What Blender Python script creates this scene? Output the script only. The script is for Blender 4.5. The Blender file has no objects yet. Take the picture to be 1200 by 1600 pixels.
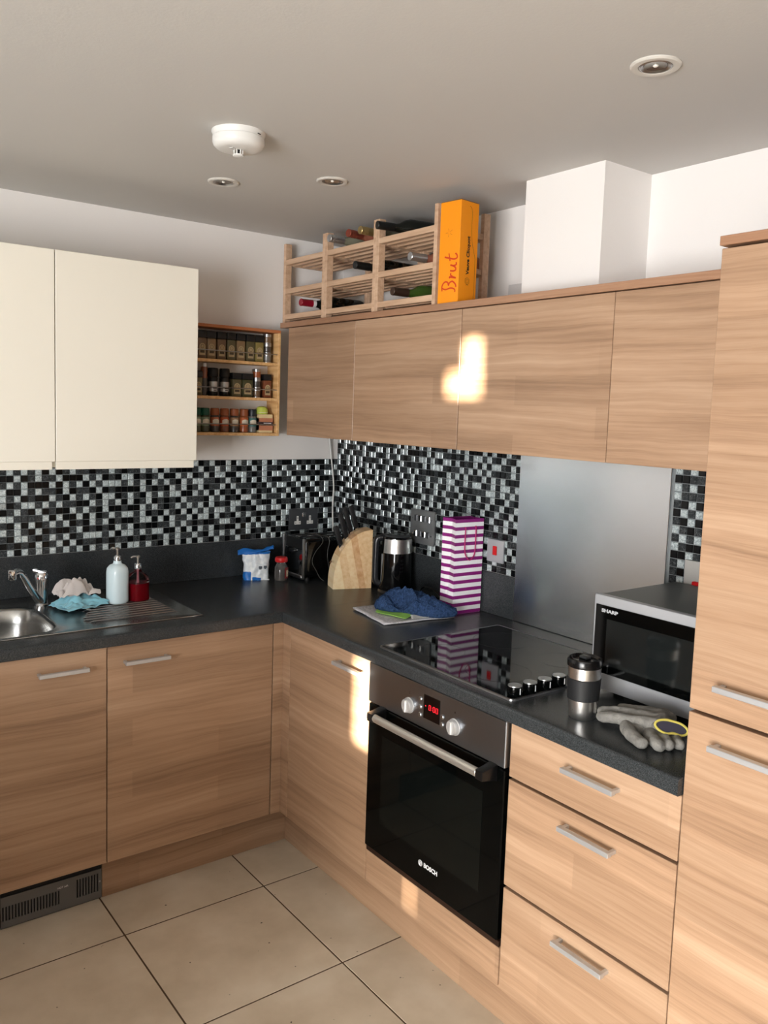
import bpy, bmesh, math, random
from mathutils import Vector, Matrix, noise as mnoise
PI = math.pi
S = bpy.context.scene
COL = S.collection
random.seed(7)

# ------------------------------------------------------------------ camera
cam_d = bpy.data.cameras.new('camera')
cam = bpy.data.objects.new('camera', cam_d)
COL.objects.link(cam)
_r = Vector((0.7988287, -0.6006021, 0.0339085))
_u = Vector((0.0322047, 0.0989846, 0.9945677))
_f = Vector((0.6006959, 0.7933972, -0.0984139))
cam.matrix_world = Matrix(((_r.x, _u.x, -_f.x, -2.16841), (_r.y, _u.y, -_f.y, -3.24110),
                           (_r.z, _u.z, -_f.z, 1.64650), (0, 0, 0, 1)))
cam_d.sensor_fit = 'VERTICAL'
cam_d.sensor_height = 36.0
cam_d.lens = 1311.69 * 36.0 / 1600.0
cam_d.shift_x = -2.83 / 1600.0
cam_d.shift_y = -30.08 / 1600.0
cam_d.clip_start = 0.05
S.camera = cam

# ------------------------------------------------------------------ world, sun, daylight
S.view_settings.view_transform = 'Standard'
S.view_settings.look = 'None'
S.view_settings.gamma = 1.0
S.view_settings.use_curve_mapping = False
S.view_settings.exposure = 0.0

world = bpy.data.worlds.new('sky')
S.world = world
world.use_nodes = True
_bg = world.node_tree.nodes['Background']
_bg.inputs['Color'].default_value = (0.75, 0.85, 1.0, 1)
_bg.inputs['Strength'].default_value = 1.0

SUN_A, SUN_B = 0.90, 0.08
sd = bpy.data.lights.new('low_sun', 'SUN')
sd.energy = 55.0
sd.angle = math.radians(0.6)
sd.color = (1.0, 0.90, 0.74)
sun = bpy.data.objects.new('low_sun', sd)
COL.objects.link(sun)
sun.rotation_euler = Vector((1, SUN_A, -SUN_B)).to_track_quat('-Z', 'Y').to_euler()
sun.location = (-7, -3, 2)

def area_light(name, loc, direction, sx, sy, energy, color):
    d = bpy.data.lights.new(name, 'AREA')
    d.shape = 'RECTANGLE'; d.size = sx; d.size_y = sy
    d.energy = energy; d.color = color
    o = bpy.data.objects.new(name, d)
    COL.objects.link(o)
    o.location = loc
    o.rotation_euler = Vector(direction).to_track_quat('-Z', 'Y').to_euler()
    return o
# daylight from the big window in the left wall, and the low sun filtered through its lower part
area_light('window_daylight', (-4.93, -3.75, 1.05), (1, 0, 0), 2.2, 1.75, 262, (0.98, 0.99, 1.01))
glow = area_light('filtered_low_sun', (-4.90, -4.10, 0.85), (4.25, 2.0, -0.75), 1.0, 0.6, 6.5, (1.0, 0.91, 0.76))
glow.data.spread = math.radians(38)

# ------------------------------------------------------------------ materials
def lin(c):
    return tuple(((v / 255) / 12.92 if v / 255 <= 0.04045 else (((v / 255) + 0.055) / 1.055) ** 2.4) for v in c)

MATS = {}
def mat(name, rgb, rough=0.5, metal=0.0, spec=0.5, trans=0.0, emit=0.0, bump=0.0, bscale=200.0, var=0.0, vscale=30.0, coat=0.0, sheen=0.0, ior=1.45, alpha=1.0):
    if name in MATS: return MATS[name]
    m = bpy.data.materials.new(name)
    m.use_nodes = True
    nt = m.node_tree
    p = nt.nodes['Principled BSDF']
    c = (*lin(rgb), 1)
    p.inputs['Base Color'].default_value = c
    p.inputs['Roughness'].default_value = rough
    p.inputs['Metallic'].default_value = metal
    p.inputs['Specular IOR Level'].default_value = spec
    p.inputs['Transmission Weight'].default_value = trans
    p.inputs['Coat Weight'].default_value = coat
    p.inputs['IOR'].default_value = ior
    p.inputs['Alpha'].default_value = alpha
    if sheen: p.inputs['Sheen Weight'].default_value = sheen
    if emit:
        p.inputs['Emission Color'].default_value = c
        p.inputs['Emission Strength'].default_value = emit
    if bump or var:
        tc = nt.nodes.new('ShaderNodeNewGeometry')
    if bump:
        n = nt.nodes.new('ShaderNodeTexNoise'); n.inputs['Scale'].default_value = bscale; n.inputs['Detail'].default_value = 3
        nt.links.new(tc.outputs['Position'], n.inputs['Vector'])
        b = nt.nodes.new('ShaderNodeBump'); b.inputs['Strength'].default_value = bump; b.inputs['Distance'].default_value = 0.01
        nt.links.new(n.outputs['Fac'], b.inputs['Height']); nt.links.new(b.outputs['Normal'], p.inputs['Normal'])
    if var:
        n = nt.nodes.new('ShaderNodeTexNoise'); n.inputs['Scale'].default_value = vscale; n.inputs['Detail'].default_value = 4
        nt.links.new(tc.outputs['Position'], n.inputs['Vector'])
        r = nt.nodes.new('ShaderNodeValToRGB')
        r.color_ramp.elements[0].position = 0.3; r.color_ramp.elements[1].position = 0.7
        r.color_ramp.elements[0].color = (*[x * (1 - var) for x in c[:3]], 1)
        r.color_ramp.elements[1].color = (*[min(1, x * (1 + var)) for x in c[:3]], 1)
        nt.links.new(n.outputs['Fac'], r.inputs['Fac']); nt.links.new(r.outputs['Color'], p.inputs['Base Color'])
    MATS[name] = m
    return m

class NT:
    """tiny node helper"""
    def __init__(s, name):
        s.m = bpy.data.materials.new(name); s.m.use_nodes = True
        s.t = s.m.node_tree; s.p = s.t.nodes['Principled BSDF']
    def n(s, typ, **kw):
        o = s.t.nodes.new('ShaderNode' + typ)
        for k, v in kw.items(): setattr(o, k, v)
        return o
    def l(s, a, b): s.t.links.new(a, b)
    def math(s, op, a, b=None, c=None):
        o = s.n('Math', operation=op)
        for i, v in enumerate((a, b, c)):
            if v is None: continue
            if isinstance(v, (int, float)): o.inputs[i].default_value = v
            else: s.l(v, o.inputs[i])
        return o.outputs[0]
    def comb(s, x, y, z):
        o = s.n('CombineXYZ')
        for i, v in enumerate((x, y, z)):
            if isinstance(v, (int, float)): o.inputs[i].default_value = v
            else: s.l(v, o.inputs[i])
        return o.outputs[0]
    def noise(s, vec, scale=1.0, detail=3.0, rough=0.55, dist=0.0):
        o = s.n('TexNoise'); o.inputs['Scale'].default_value = scale; o.inputs['Detail'].default_value = detail
        o.inputs['Roughness'].default_value = rough; o.inputs['Distortion'].default_value = dist
        s.l(vec, o.inputs['Vector']); return o.outputs['Fac']
    def ramp(s, fac, stops):
        o = s.n('ValToRGB'); e = o.color_ramp.elements
        while len(e) < len(stops): e.new(0.5)
        for i, (p, c) in enumerate(stops):
            e[i].position = p; e[i].color = (*lin(c), 1)
        s.l(fac, o.inputs['Fac']); return o.outputs['Color']
    def mix(s, fac, a, b, blend='MIX'):
        o = s.n('Mix', data_type='RGBA', blend_type=blend)
        if isinstance(fac, (int, float)): o.inputs['Factor'].default_value = fac
        else: s.l(fac, o.inputs['Factor'])
        for sock, v in ((o.inputs[6], a), (o.inputs[7], b)):
            if isinstance(v, tuple): sock.default_value = (*v, 1)
            else: s.l(v, sock)
        return o.outputs[2]

def make_wood(name, dark, mid, light, stave=True, rough=0.33):
    k = NT(name)
    g = k.n('NewGeometry'); sep = k.n('SeparateXYZ'); k.l(g.outputs['Position'], sep.inputs[0])
    oi = k.n('ObjectInfo')
    rnd = k.math('MULTIPLY', oi.outputs['Random'], 37.0)
    u = k.math('ADD', k.math('ADD', sep.outputs[0], sep.outputs[1]), rnd)
    v = sep.outputs[2]
    wv = k.noise(k.comb(k.math('MULTIPLY', u, 2.2), k.math('MULTIPLY', v, 5.0), rnd), 1.0, 2.0)
    v2 = k.math('ADD', v, k.math('MULTIPLY', wv, 0.045))
    broad = k.noise(k.comb(k.math('MULTIPLY', u, 0.9), k.math('MULTIPLY', v2, 11.0), rnd), 1.0, 3.0)
    lines = k.noise(k.comb(k.math('MULTIPLY', u, 0.8), k.math('MULTIPLY', v2, 75.0), rnd), 1.0, 3.0, 0.6)
    fine = k.noise(k.comb(k.math('MULTIPLY', u, 14.0), k.math('MULTIPLY', v, 420.0), rnd), 1.0, 2.0)
    fac = k.math('ADD', k.math('ADD', k.math('MULTIPLY', broad, 0.52), k.math('MULTIPLY', lines, 0.36)), k.math('MULTIPLY', fine, 0.14))
    col = k.ramp(fac, [(0.34, dark), (0.50, mid), (0.68, light)])
    if stave:
        br = k.n('TexBrick'); br.offset = 0.37
        br.inputs['Scale'].default_value = 1.0; br.inputs['Mortar Size'].default_value = 0.0
        br.inputs['Brick Width'].default_value = 0.83; br.inputs['Row Height'].default_value = 0.088
        br.inputs['Color1'].default_value = (0.90, 0.89, 0.88, 1); br.inputs['Color2'].default_value = (1.08, 1.08, 1.08, 1)
        k.l(k.comb(u, v, 0.0), br.inputs['Vector'])
        col = k.mix(1.0, col, br.outputs['Color'], 'MULTIPLY')
    k.l(col, k.p.inputs['Base Color'])
    k.p.inputs['Roughness'].default_value = rough
    k.p.inputs['Specular IOR Level'].default_value = 0.35
    b = k.n('Bump'); b.inputs['Strength'].default_value = 0.05; b.inputs['Distance'].default_value = 0.002
    k.l(lines, b.inputs['Height']); k.l(b.outputs['Normal'], k.p.inputs['Normal'])
    return k.m

M_WOOD = make_wood('walnut_laminate', (136, 107, 84), (167, 135, 108), (187, 157, 130))
M_CORN = make_wood('cornice_wood', (128, 92, 70), (158, 119, 92), (180, 142, 114), False, 0.4)

def make_pine(name, dark, mid, light):
    k = NT(name)
    tc = k.n('TexCoord'); oi = k.n('ObjectInfo')
    sep = k.n('SeparateXYZ'); k.l(tc.outputs['Object'], sep.inputs[0])
    rnd = k.math('MULTIPLY', oi.outputs['Random'], 51.0)
    a = k.noise(k.comb(k.math('MULTIPLY', sep.outputs[0], 60), k.math('ADD', k.math('MULTIPLY', sep.outputs[1], 5), rnd), k.math('MULTIPLY', sep.outputs[2], 60)), 1.0, 3.0)
    k.l(k.ramp(a, [(0.3, dark), (0.5, mid), (0.72, light)]), k.p.inputs['Base Color'])
    k.p.inputs['Roughness'].default_value = 0.5
    return k.m
M_RACK = make_pine('beech_rack', (186, 150, 120), (202, 168, 138), (214, 182, 152))
M_PINE = make_pine('pine_shelf', (196, 148, 94), (216, 172, 116), (228, 190, 138))
M_BAMB = [make_pine('bamboo_strip_%d' % i, d, m_, l) for i, (d, m_, l) in enumerate((
    ((240, 210, 162), (247, 222, 178), (250, 230, 192)), ((222, 182, 130), (234, 198, 150), (240, 210, 168)),
    ((206, 154, 104), (220, 174, 126), (230, 190, 146)), ((232, 196, 146), (241, 210, 164), (247, 222, 182))))]

def make_worktop():
    k = NT('worktop_laminate')
    g = k.n('NewGeometry')
    a = k.noise(g.outputs['Position'], 900.0, 2.0)
    b = k.noise(g.outputs['Position'], 520.0, 2.0)
    f = k.math('ADD', k.math('MULTIPLY', a, 0.7), k.math('MULTIPLY', b, 0.3))
    k.l(k.ramp(f, [(0.36, (29, 31, 32)), (0.5, (44, 47, 49)), (0.64, (84, 89, 92))]), k.p.inputs['Base Color'])
    k.p.inputs['Roughness'].default_value = 0.27
    k.p.inputs['Specular IOR Level'].default_value = 0.35
    bp = k.n('Bump'); bp.inputs['Strength'].default_value = 0.12; bp.inputs['Distance'].default_value = 0.001
    k.l(a, bp.inputs['Height']); k.l(bp.outputs['Normal'], k.p.inputs['Normal'])
    return k.m
M_TOP = make_worktop()

def make_brushed(name, rgb, rough, axis, strength=0.25, scale=900.0, spread=0.12):
    k = NT(name)
    g = k.n('NewGeometry'); mp = k.n('Mapping')
    sc = [scale, scale, scale]; sc[axis] = scale * 0.012
    mp.inputs['Scale'].default_value = sc
    k.l(g.outputs['Position'], mp.inputs['Vector'])
    a = k.noise(mp.outputs['Vector'], 1.0, 2.0)
    sm = k.noise(g.outputs['Position'], 7.0, 2.0)
    k.p.inputs['Base Color'].default_value = (*lin(rgb), 1)
    k.p.inputs['Metallic'].default_value = 1.0
    k.l(k.math('ADD', k.math('MULTIPLY', k.math('ADD', a, k.math('MULTIPLY', sm, 0.6)), spread), rough - spread * 0.8), k.p.inputs['Roughness'])
    b = k.n('Bump'); b.inputs['Strength'].default_value = strength; b.inputs['Distance'].default_value = 0.0006
    k.l(a, b.inputs['Height']); k.l(b.outputs['Normal'], k.p.inputs['Normal'])
    return k.m
M_SPLASH = make_brushed('brushed_steel_sheet', (228, 233, 238), 0.24, 1, 0.012, 900.0, 0.04)
_sp = M_SPLASH.node_tree; _pp = _sp.nodes['Principled BSDF']
_pp.inputs['Anisotropic'].default_value = 0.7
_tv = _sp.nodes.new('ShaderNodeCombineXYZ'); _tv.inputs[2].default_value = 1.0
_sp.links.new(_tv.outputs[0], _pp.inputs['Tangent'])
M_OVENSTEEL = make_brushed('brushed_steel_oven', (150, 154, 160), 0.33, 1, 0.2)
M_SINK = make_brushed('sink_steel', (176, 176, 174), 0.24, 0, 0.08)
M_MUG = make_brushed('mug_steel', (232, 230, 227), 0.30, 2, 0.02)
M_CHROME = mat('chrome', (220, 222, 225), 0.08, 1.0)
M_STEEL = mat('satin_steel', (178, 180, 182), 0.3, 1.0)
M_KNOB = mat('satin_knob', (206, 206, 206), 0.32, 0.55)
M_HANDLE = mat('brushed_handle', (202, 204, 206), 0.42, 0.7)
M_NICKEL = mat('black_nickel', (84, 86, 90), 0.36, 0.5)
M_SILVERP = mat('silver_plastic', (172, 174, 178), 0.34, 0.3)

def make_tile(name, stops, rough, bump, spec=0.6, coat=0.6, metal=0.0, vs=160.0):
    k = NT(name)
    g = k.n('NewGeometry'); oi = k.n('ObjectInfo')
    off = k.n('VectorMath', operation='ADD')
    k.l(g.outputs['Position'], off.inputs[0]); k.l(k.comb(oi.outputs['Random'], oi.outputs['Random'], 0.0), off.inputs[1])
    a = k.noise(off.outputs[0], vs, 4.0, 0.7, 1.0)
    col = k.ramp(a, stops)
    tone = k.math('ADD', k.math('MULTIPLY', oi.outputs['Random'], 0.5), 0.75)
    mm = k.n('VectorMath', operation='SCALE'); k.l(col, mm.inputs[0]); k.l(tone, mm.inputs['Scale'])
    k.l(mm.outputs[0], k.p.inputs['Base Color'])
    k.p.inputs['Roughness'].default_value = rough
    k.p.inputs['Metallic'].default_value = metal
    k.p.inputs['Specular IOR Level'].default_value = spec
    k.p.inputs['Coat Weight'].default_value = coat
    k.p.inputs['Coat Roughness'].default_value = 0.06
    b = k.n('Bump'); b.inputs['Strength'].default_value = bump; b.inputs['Distance'].default_value = 0.002
    k.l(a, b.inputs['Height']); k.l(b.outputs['Normal'], k.p.inputs['Normal'])
    return k.m
M_TILE = [make_tile('tile_black', [(0.3, (5, 6, 7)), (0.7, (14, 15, 16))], 0.15, 0.03, 0.2, 0.05),
          make_tile('tile_charcoal', [(0.35, (26, 29, 31)), (0.55, (56, 60, 62)), (0.72, (116, 120, 122))], 0.25, 0.2, 0.25, 0.08),
          make_tile('tile_silver', [(0.36, (136, 148, 150)), (0.5, (190, 202, 204)), (0.66, (232, 242, 243))], 0.2, 0.25, 0.5, 0.5, metal=0.2)]
M_GROUT = mat('grout_grey', (122, 126, 127), 0.8)

def make_wall(name, rgb):
    return mat(name, rgb, 0.75, spec=0.2, bump=0.04, bscale=180)
M_WALL = make_wall('white_wall_paint', (236, 232, 228))
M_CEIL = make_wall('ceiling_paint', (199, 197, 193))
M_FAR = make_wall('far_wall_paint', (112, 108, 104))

def make_floor_tile():
    k = NT('beige_floor_tile')
    g = k.n('NewGeometry'); oi = k.n('ObjectInfo')
    a = k.noise(g.outputs['Position'], 5.0, 5.0)
    base = k.ramp(a, [(0.3, (196, 182, 160)), (0.55, (212, 199, 178)), (0.75, (222, 211, 192))])
    sp = k.noise(g.outputs['Position'], 42.0, 2.0, 0.4)
    s2 = k.ramp(sp, [(0.0, (70, 58, 44)), (0.225, (70, 58, 44)), (0.25, (255, 255, 255))])
    col = k.mix(1.0, base, s2, 'MULTIPLY')
    tone = k.math('ADD', k.math('MULTIPLY', oi.outputs['Random'], 0.08), 0.96)
    mm = k.n('VectorMath', operation='SCALE'); k.l(col, mm.inputs[0]); k.l(tone, mm.inputs['Scale'])
    k.l(mm.outputs[0], k.p.inputs['Base Color'])
    k.p.inputs['Roughness'].default_value = 0.42
    return k.m
M_FLOOR = make_floor_tile()
M_FGROUT = mat('floor_grout', (84, 66, 48), 0.9)
M_CREAM = mat('cream_gloss', (238, 233, 219), 0.3, spec=0.4)
M_CARC = mat('carcass_brown', (78, 54, 38), 0.6)
M_WHITEC = mat('carcass_white', (214, 208, 200), 0.5)
M_BLACKG = mat('black_glass', (4, 5, 5), 0.05, spec=0.3)
M_OVENGL = mat('oven_glass', (4, 5, 5), 0.05, spec=0.14)
M_BLACKP = mat('black_plastic', (14, 14, 15), 0.3)
M_BLACKM = mat('black_matte', (16, 16, 17), 0.6)
M_WHITEP = mat('white_plastic', (226, 225, 221), 0.35)
M_RED = mat('red_plastic', (196, 24, 28), 0.35)
M_PRINTW = mat('white_print', (228, 230, 232), 0.5)
M_GLASS = mat('clear_glass', (240, 244, 244), 0.03, trans=1.0)
M_DARKGL = mat('dark_bottle_glass', (14, 18, 14), 0.08, spec=0.6)

# ------------------------------------------------------------------ geometry helpers
class MB:
    def __init__(s): s.b = bmesh.new()
    def _add(s, t, M=None, mi=0):
        if M is not None: bmesh.ops.transform(t, matrix=M, verts=t.verts)
        for f in t.faces: f.material_index = mi
        me = bpy.data.meshes.new('t'); t.to_mesh(me); t.free()
        s.b.from_mesh(me); bpy.data.meshes.remove(me)
        return s
    def box(s, x0, x1, y0, y1, z0, z1, bev=0.0, seg=1, M=None, mi=0):
        t = bmesh.new(); bmesh.ops.create_cube(t, size=1.0)
        for v in t.verts:
            v.co = Vector(((x0 + x1) / 2 + v.co.x * (x1 - x0), (y0 + y1) / 2 + v.co.y * (y1 - y0), (z0 + z1) / 2 + v.co.z * (z1 - z0)))
        if bev > 0:
            bmesh.ops.bevel(t, geom=t.edges[:], offset=bev, segments=seg, profile=0.5, affect='EDGES')
        return s._add(t, M, mi)
    def lathe(s, prof, n=24, M=None, mi=0, sx=1.0, sy=1.0, power=2.0):
        """profile [(r,z)], closed top and bottom where r>0; superellipse if power>2"""
        t = bmesh.new(); rings = []
        for r, z in prof:
            if r <= 1e-6: rings.append([t.verts.new((0, 0, z))]); continue
            ring = []
            for i in range(n):
                a = 2 * PI * i / n; c, d = math.cos(a), math.sin(a)
                if power != 2.0:
                    c = math.copysign(abs(c) ** (2 / power), c); d = math.copysign(abs(d) ** (2 / power), d)
                ring.append(t.verts.new((r * c * sx, r * d * sy, z)))
            rings.append(ring)
        for a, b in zip(rings, rings[1:]):
            if len(a) == 1 and len(b) == 1: continue
            for i in range(n):
                j = (i + 1) % n
                if len(a) == 1: t.faces.new((a[0], b[j], b[i])) if False else t.faces.new((a[0], b[i], b[j]))
                elif len(b) == 1: t.faces.new((a[i], a[j], b[0]))
                else: t.faces.new((a[i], a[j], b[j], b[i]))
        for ring in (rings[0], rings[-1]):
            if len(ring) > 1: t.faces.new(ring)
        bmesh.ops.recalc_face_normals(t, faces=t.faces)
        return s._add(t, M, mi)
    def cyl(s, p0, p1, r0, r1=None, n=20, mi=0, bev=0.0):
        p0, p1 = Vector(p0), Vector(p1); L = (p1 - p0).length
        r1 = r0 if r1 is None else r1
        M = Matrix.Translation(p0) @ (p1 - p0).to_track_quat('Z', 'Y').to_matrix().to_4x4()
        if bev: prof = [(r0 - bev, 0), (r0, bev), (r1, L - bev), (r1 - bev, L)]
        else: prof = [(r0, 0), (r1, L)]
        return s.lathe(prof, n, M, mi)
    def prism(s, pts, z0, z1, M=None, mi=0, bev=0.0):
        """polygon pts (x,y) extruded along z"""
        t = bmesh.new()
        a = [t.verts.new((x, y, z0)) for x, y in pts]; b = [t.verts.new((x, y, z1)) for x, y in pts]
        n = len(pts)
        t.faces.new(a[::-1]); t.faces.new(b)
        for i in range(n): t.faces.new((a[i], a[(i + 1) % n], b[(i + 1) % n], b[i]))
        bmesh.ops.recalc_face_normals(t, faces=t.faces)
        if bev: bmesh.ops.bevel(t, geom=[e for e in t.edges if abs(e.verts[0].co.z - e.verts[1].co.z) < 1e-7], offset=bev, segments=2, profile=0.5, affect='EDGES')
        return s._add(t, M, mi)
    def tube(s, pts, r, n=8, closed=False, mi=0, M=None):
        pts = [Vector(p) for p in pts]; t = bmesh.new(); rings = []; N = len(pts)
        rr = r if isinstance(r, (list, tuple)) else [r] * N
        prev = None
        for i, p in enumerate(pts):
            if closed: d = pts[(i + 1) % N] - pts[i - 1]
            else: d = pts[min(i + 1, N - 1)] - pts[max(i - 1, 0)]
            d.normalize()
            if prev is None:
                up = Vector((0, 0, 1)) if abs(d.z) < 0.9 else Vector((1, 0, 0))
                x = d.cross(up).normalized()
            else:
                x = (prev - d * prev.dot(d)).normalized()
            prev = x; y = d.cross(x)
            rings.append([t.verts.new(p + rr[i] * (math.cos(2 * PI * k / n) * x + math.sin(2 * PI * k / n) * y)) for k in range(n)])
        rng = range(N) if closed else range(N - 1)
        for i in rng:
            a, b = rings[i], rings[(i + 1) % N]
            if closed and i == N - 1:
                best = min(range(n), key=lambda o: (a[0].co - b[o].co).length); b = b[best:] + b[:best]
            for k in range(n): t.faces.new((a[k], a[(k + 1) % n], b[(k + 1) % n], b[k]))
        if not closed: t.faces.new(rings[0][::-1]); t.faces.new(rings[-1])
        bmesh.ops.recalc_face_normals(t, faces=t.faces)
        return s._add(t, M, mi)
    def ball(s, c, r, M=None, mi=0, sub=3):
        t = bmesh.new(); bmesh.ops.create_icosphere(t, subdivisions=sub, radius=1)
        r = r if isinstance(r, (tuple, list)) else (r, r, r)
        for v in t.verts: v.co = Vector((c[0] + v.co.x * r[0], c[1] + v.co.y * r[1], c[2] + v.co.z * r[2]))
        return s._add(t, M, mi)
    def grid(s, fn, nu, nv, closed_u=False, mi=0):
        t = bmesh.new()
        V = [[t.verts.new(fn(i / nu, j / nv)) for j in range(nv + 1)] for i in range(nu + (0 if closed_u else 1))]
        for i in range(nu):
            for j in range(nv):
                i2 = (i + 1) % nu if closed_u else i + 1
                t.faces.new((V[i][j], V[i2][j], V[i2][j + 1], V[i][j + 1]))
        bmesh.ops.recalc_face_normals(t, faces=t.faces)
        return s._add(t, None, mi)
    def mesh(s, name, mats, smooth=35):
        me = bpy.data.meshes.new(name); s.b.to_mesh(me); s.b.free()
        for m in (mats if isinstance(mats, (list, tuple)) else [mats]): me.materials.append(m)
        if smooth:
            for p in me.polygons: p.use_smooth = True
            me.set_sharp_from_angle(angle=math.radians(smooth))
        return me

def tag(o, label=None, cat=None, group=None, kind=None):
    if label: o['label'] = label
    if cat: o['category'] = cat
    if group: o['group'] = group
    if kind: o['kind'] = kind
    return o

def thing(name, label, cat, loc=(0, 0, 0), rotz=0.0, group=None):
    o = bpy.data.objects.new(name, None); COL.objects.link(o)
    o.empty_display_size = 0.05
    o.location = loc; o.rotation_euler = (0, 0, rotz)
    return tag(o, label, cat, group)

def root_loc(o):
    while o.parent: o = o.parent
    return Vector(o.location)

def obj(name, mb, mats, parent=None, world=False, smooth=35, label=None, loc=None):
    """one mesh object; world=True: the shape was given in room coordinates, under an unrotated thing"""
    me = mb.mesh(name, mats, smooth)
    if world and parent is not None: me.transform(Matrix.Translation(-root_loc(parent)))
    o = bpy.data.objects.new(name, me); COL.objects.link(o)
    if parent: o.parent = parent
    if loc: o.location = loc
    if label: o['label'] = label
    return o

def mods_to_mesh(o):
    dg = bpy.context.evaluated_depsgraph_get()
    me = bpy.data.meshes.new_from_object(o.evaluated_get(dg))
    old = o.data; o.modifiers.clear(); o.data = me
    if old.users == 0: bpy.data.meshes.remove(old)

def text_obj(name, body, size, M, m, parent, extrude=0.0004, shear=0.0, bold=0.0, spacing=1.0):
    c = bpy.data.curves.new('txt', 'FONT'); c.body = body; c.size = size; c.extrude = extrude
    c.shear = shear; c.offset = bold; c.align_x = 'CENTER'; c.align_y = 'CENTER'; c.space_character = spacing
    c.resolution_u = 3
    o = bpy.data.objects.new('txt', c); COL.objects.link(o)
    bpy.context.view_layer.update()
    dg = bpy.context.evaluated_depsgraph_get()
    me = bpy.data.meshes.new_from_object(o.evaluated_get(dg))
    bpy.data.objects.remove(o); bpy.data.curves.remove(c)
    me.transform(M); me.materials.clear(); me.materials.append(m); me.name = name
    r = bpy.data.objects.new(name, me); COL.objects.link(r)
    if parent:
        r.parent = parent
    return r

def frame(origin, right, up):
    """matrix that puts local x along right, y along up"""
    r = Vector(right).normalized(); u = Vector(up).normalized(); n = r.cross(u)
    return Matrix(((r.x, u.x, n.x, origin[0]), (r.y, u.y, n.y, origin[1]), (r.z, u.z, n.z, origin[2]), (0, 0, 0, 1)))

def struct(name, mb, m, label=None, smooth=0):
    o = obj(name, mb, m, None, smooth=smooth)
    o['kind'] = 'structure'
    if label: o['label'] = label
    return o

# ------------------------------------------------------------------ key dimensions (metres; corner of the two walls at x=0, y=0)
H = 2.37                 # ceiling
D = 0.65                 # front plane of the base units
DP = 0.59                # plinth plane
TOP, TOPB = 0.910, 0.872 # worktop
WD = 0.668               # worktop depth
ZP = 0.150               # plinth top
YB0, YB1, YB2, YB3 = -0.700, -1.1954, -1.7954, -2.290
XA2, XA1, XA0 = -0.692, -1.292, -1.892
DU = 0.344               # wall unit front plane
ZUB, ZUT = 1.525, 1.978
U = (-0.113, -0.607, -1.2026, -1.801, -2.290)
XL, YF = -5.0, -6.0      # left wall, front wall (behind the camera)

# ------------------------------------------------------------------ room shell
fl = struct('floor', MB().box(XL - 0.2, 0.15, YF - 0.15, 0.15, -0.08, -0.0012), M_FGROUT, 'tiled kitchen floor in large beige squares')
PITCH, T0X, T0Y = 0.4855, -0.8104, -0.8268
tile_me = MB().box(-PITCH / 2 + .0026, PITCH / 2 - .0026, -PITCH / 2 + .0026, PITCH / 2 - .0026, -0.006, 0.0, 0.0006).mesh('floor_tile', M_FLOOR, 0)
for i in range(-2, 9):
    for j in range(-2, 11):
        cx, cy = T0X - (i - 0.5) * PITCH, T0Y - (j - 0.5) * PITCH
        cx -= PITCH; cy -= PITCH
        if cx > 0.2 or cy > 0.2 or cx < XL - 0.2 or cy < YF - 0.2: continue
        o = bpy.data.objects.new('floor_tile', tile_me); COL.objects.link(o)
        o.parent = fl; o.location = (cx, cy, random.uniform(-0.0006, 0.0))
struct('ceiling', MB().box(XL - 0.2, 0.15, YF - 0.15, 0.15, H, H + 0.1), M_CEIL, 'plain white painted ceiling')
wall_back = struct('wall_back', MB().box(XL - 0.2, 0.15, 0.0, 0.15, 0, H), M_WALL, 'white wall behind the sink run')
wall_right = struct('wall_right', MB().box(0.0, 0.15, YF, 0.0, 0, H), M_WALL, 'white wall behind the oven run')
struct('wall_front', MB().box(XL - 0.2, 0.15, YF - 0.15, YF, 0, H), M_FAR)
# left wall with the big window and the opening for the added sun panel
WY0, WY1, WZ0, WZ1 = -4.85, -2.60, 0.10, 2.00
DY0, DY1, DZ1 = -5.85, -4.88, 2.30
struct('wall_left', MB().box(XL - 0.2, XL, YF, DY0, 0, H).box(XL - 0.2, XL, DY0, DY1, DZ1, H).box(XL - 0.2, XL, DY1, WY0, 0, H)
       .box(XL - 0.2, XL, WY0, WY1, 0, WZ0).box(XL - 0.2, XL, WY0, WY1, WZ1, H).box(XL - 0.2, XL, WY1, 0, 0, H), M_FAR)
w1 = struct('window_1', MB().box(XL - .12, XL - .04, WY0, WY0 + .06, WZ0, WZ1).box(XL - .12, XL - .04, WY1 - .06, WY1, WZ0, WZ1)
       .box(XL - .12, XL - .04, WY0 + .06, WY1 - .06, WZ0, WZ0 + .06).box(XL - .12, XL - .04, WY0 + .06, WY1 - .06, WZ1 - .06, WZ1)
       .box(XL - .12, XL - .04, -3.78, -3.72, WZ0 + .06, WZ1 - .06), M_WHITEP)
obj('sun_block', MB().box(XL - .035, XL - .03, WY0, WY1, WZ0, WZ1), mat('sun_block_white', (225, 222, 214), 0.9), w1)  # opaque unseen sheet added to keep direct sun out of this opening
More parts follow.
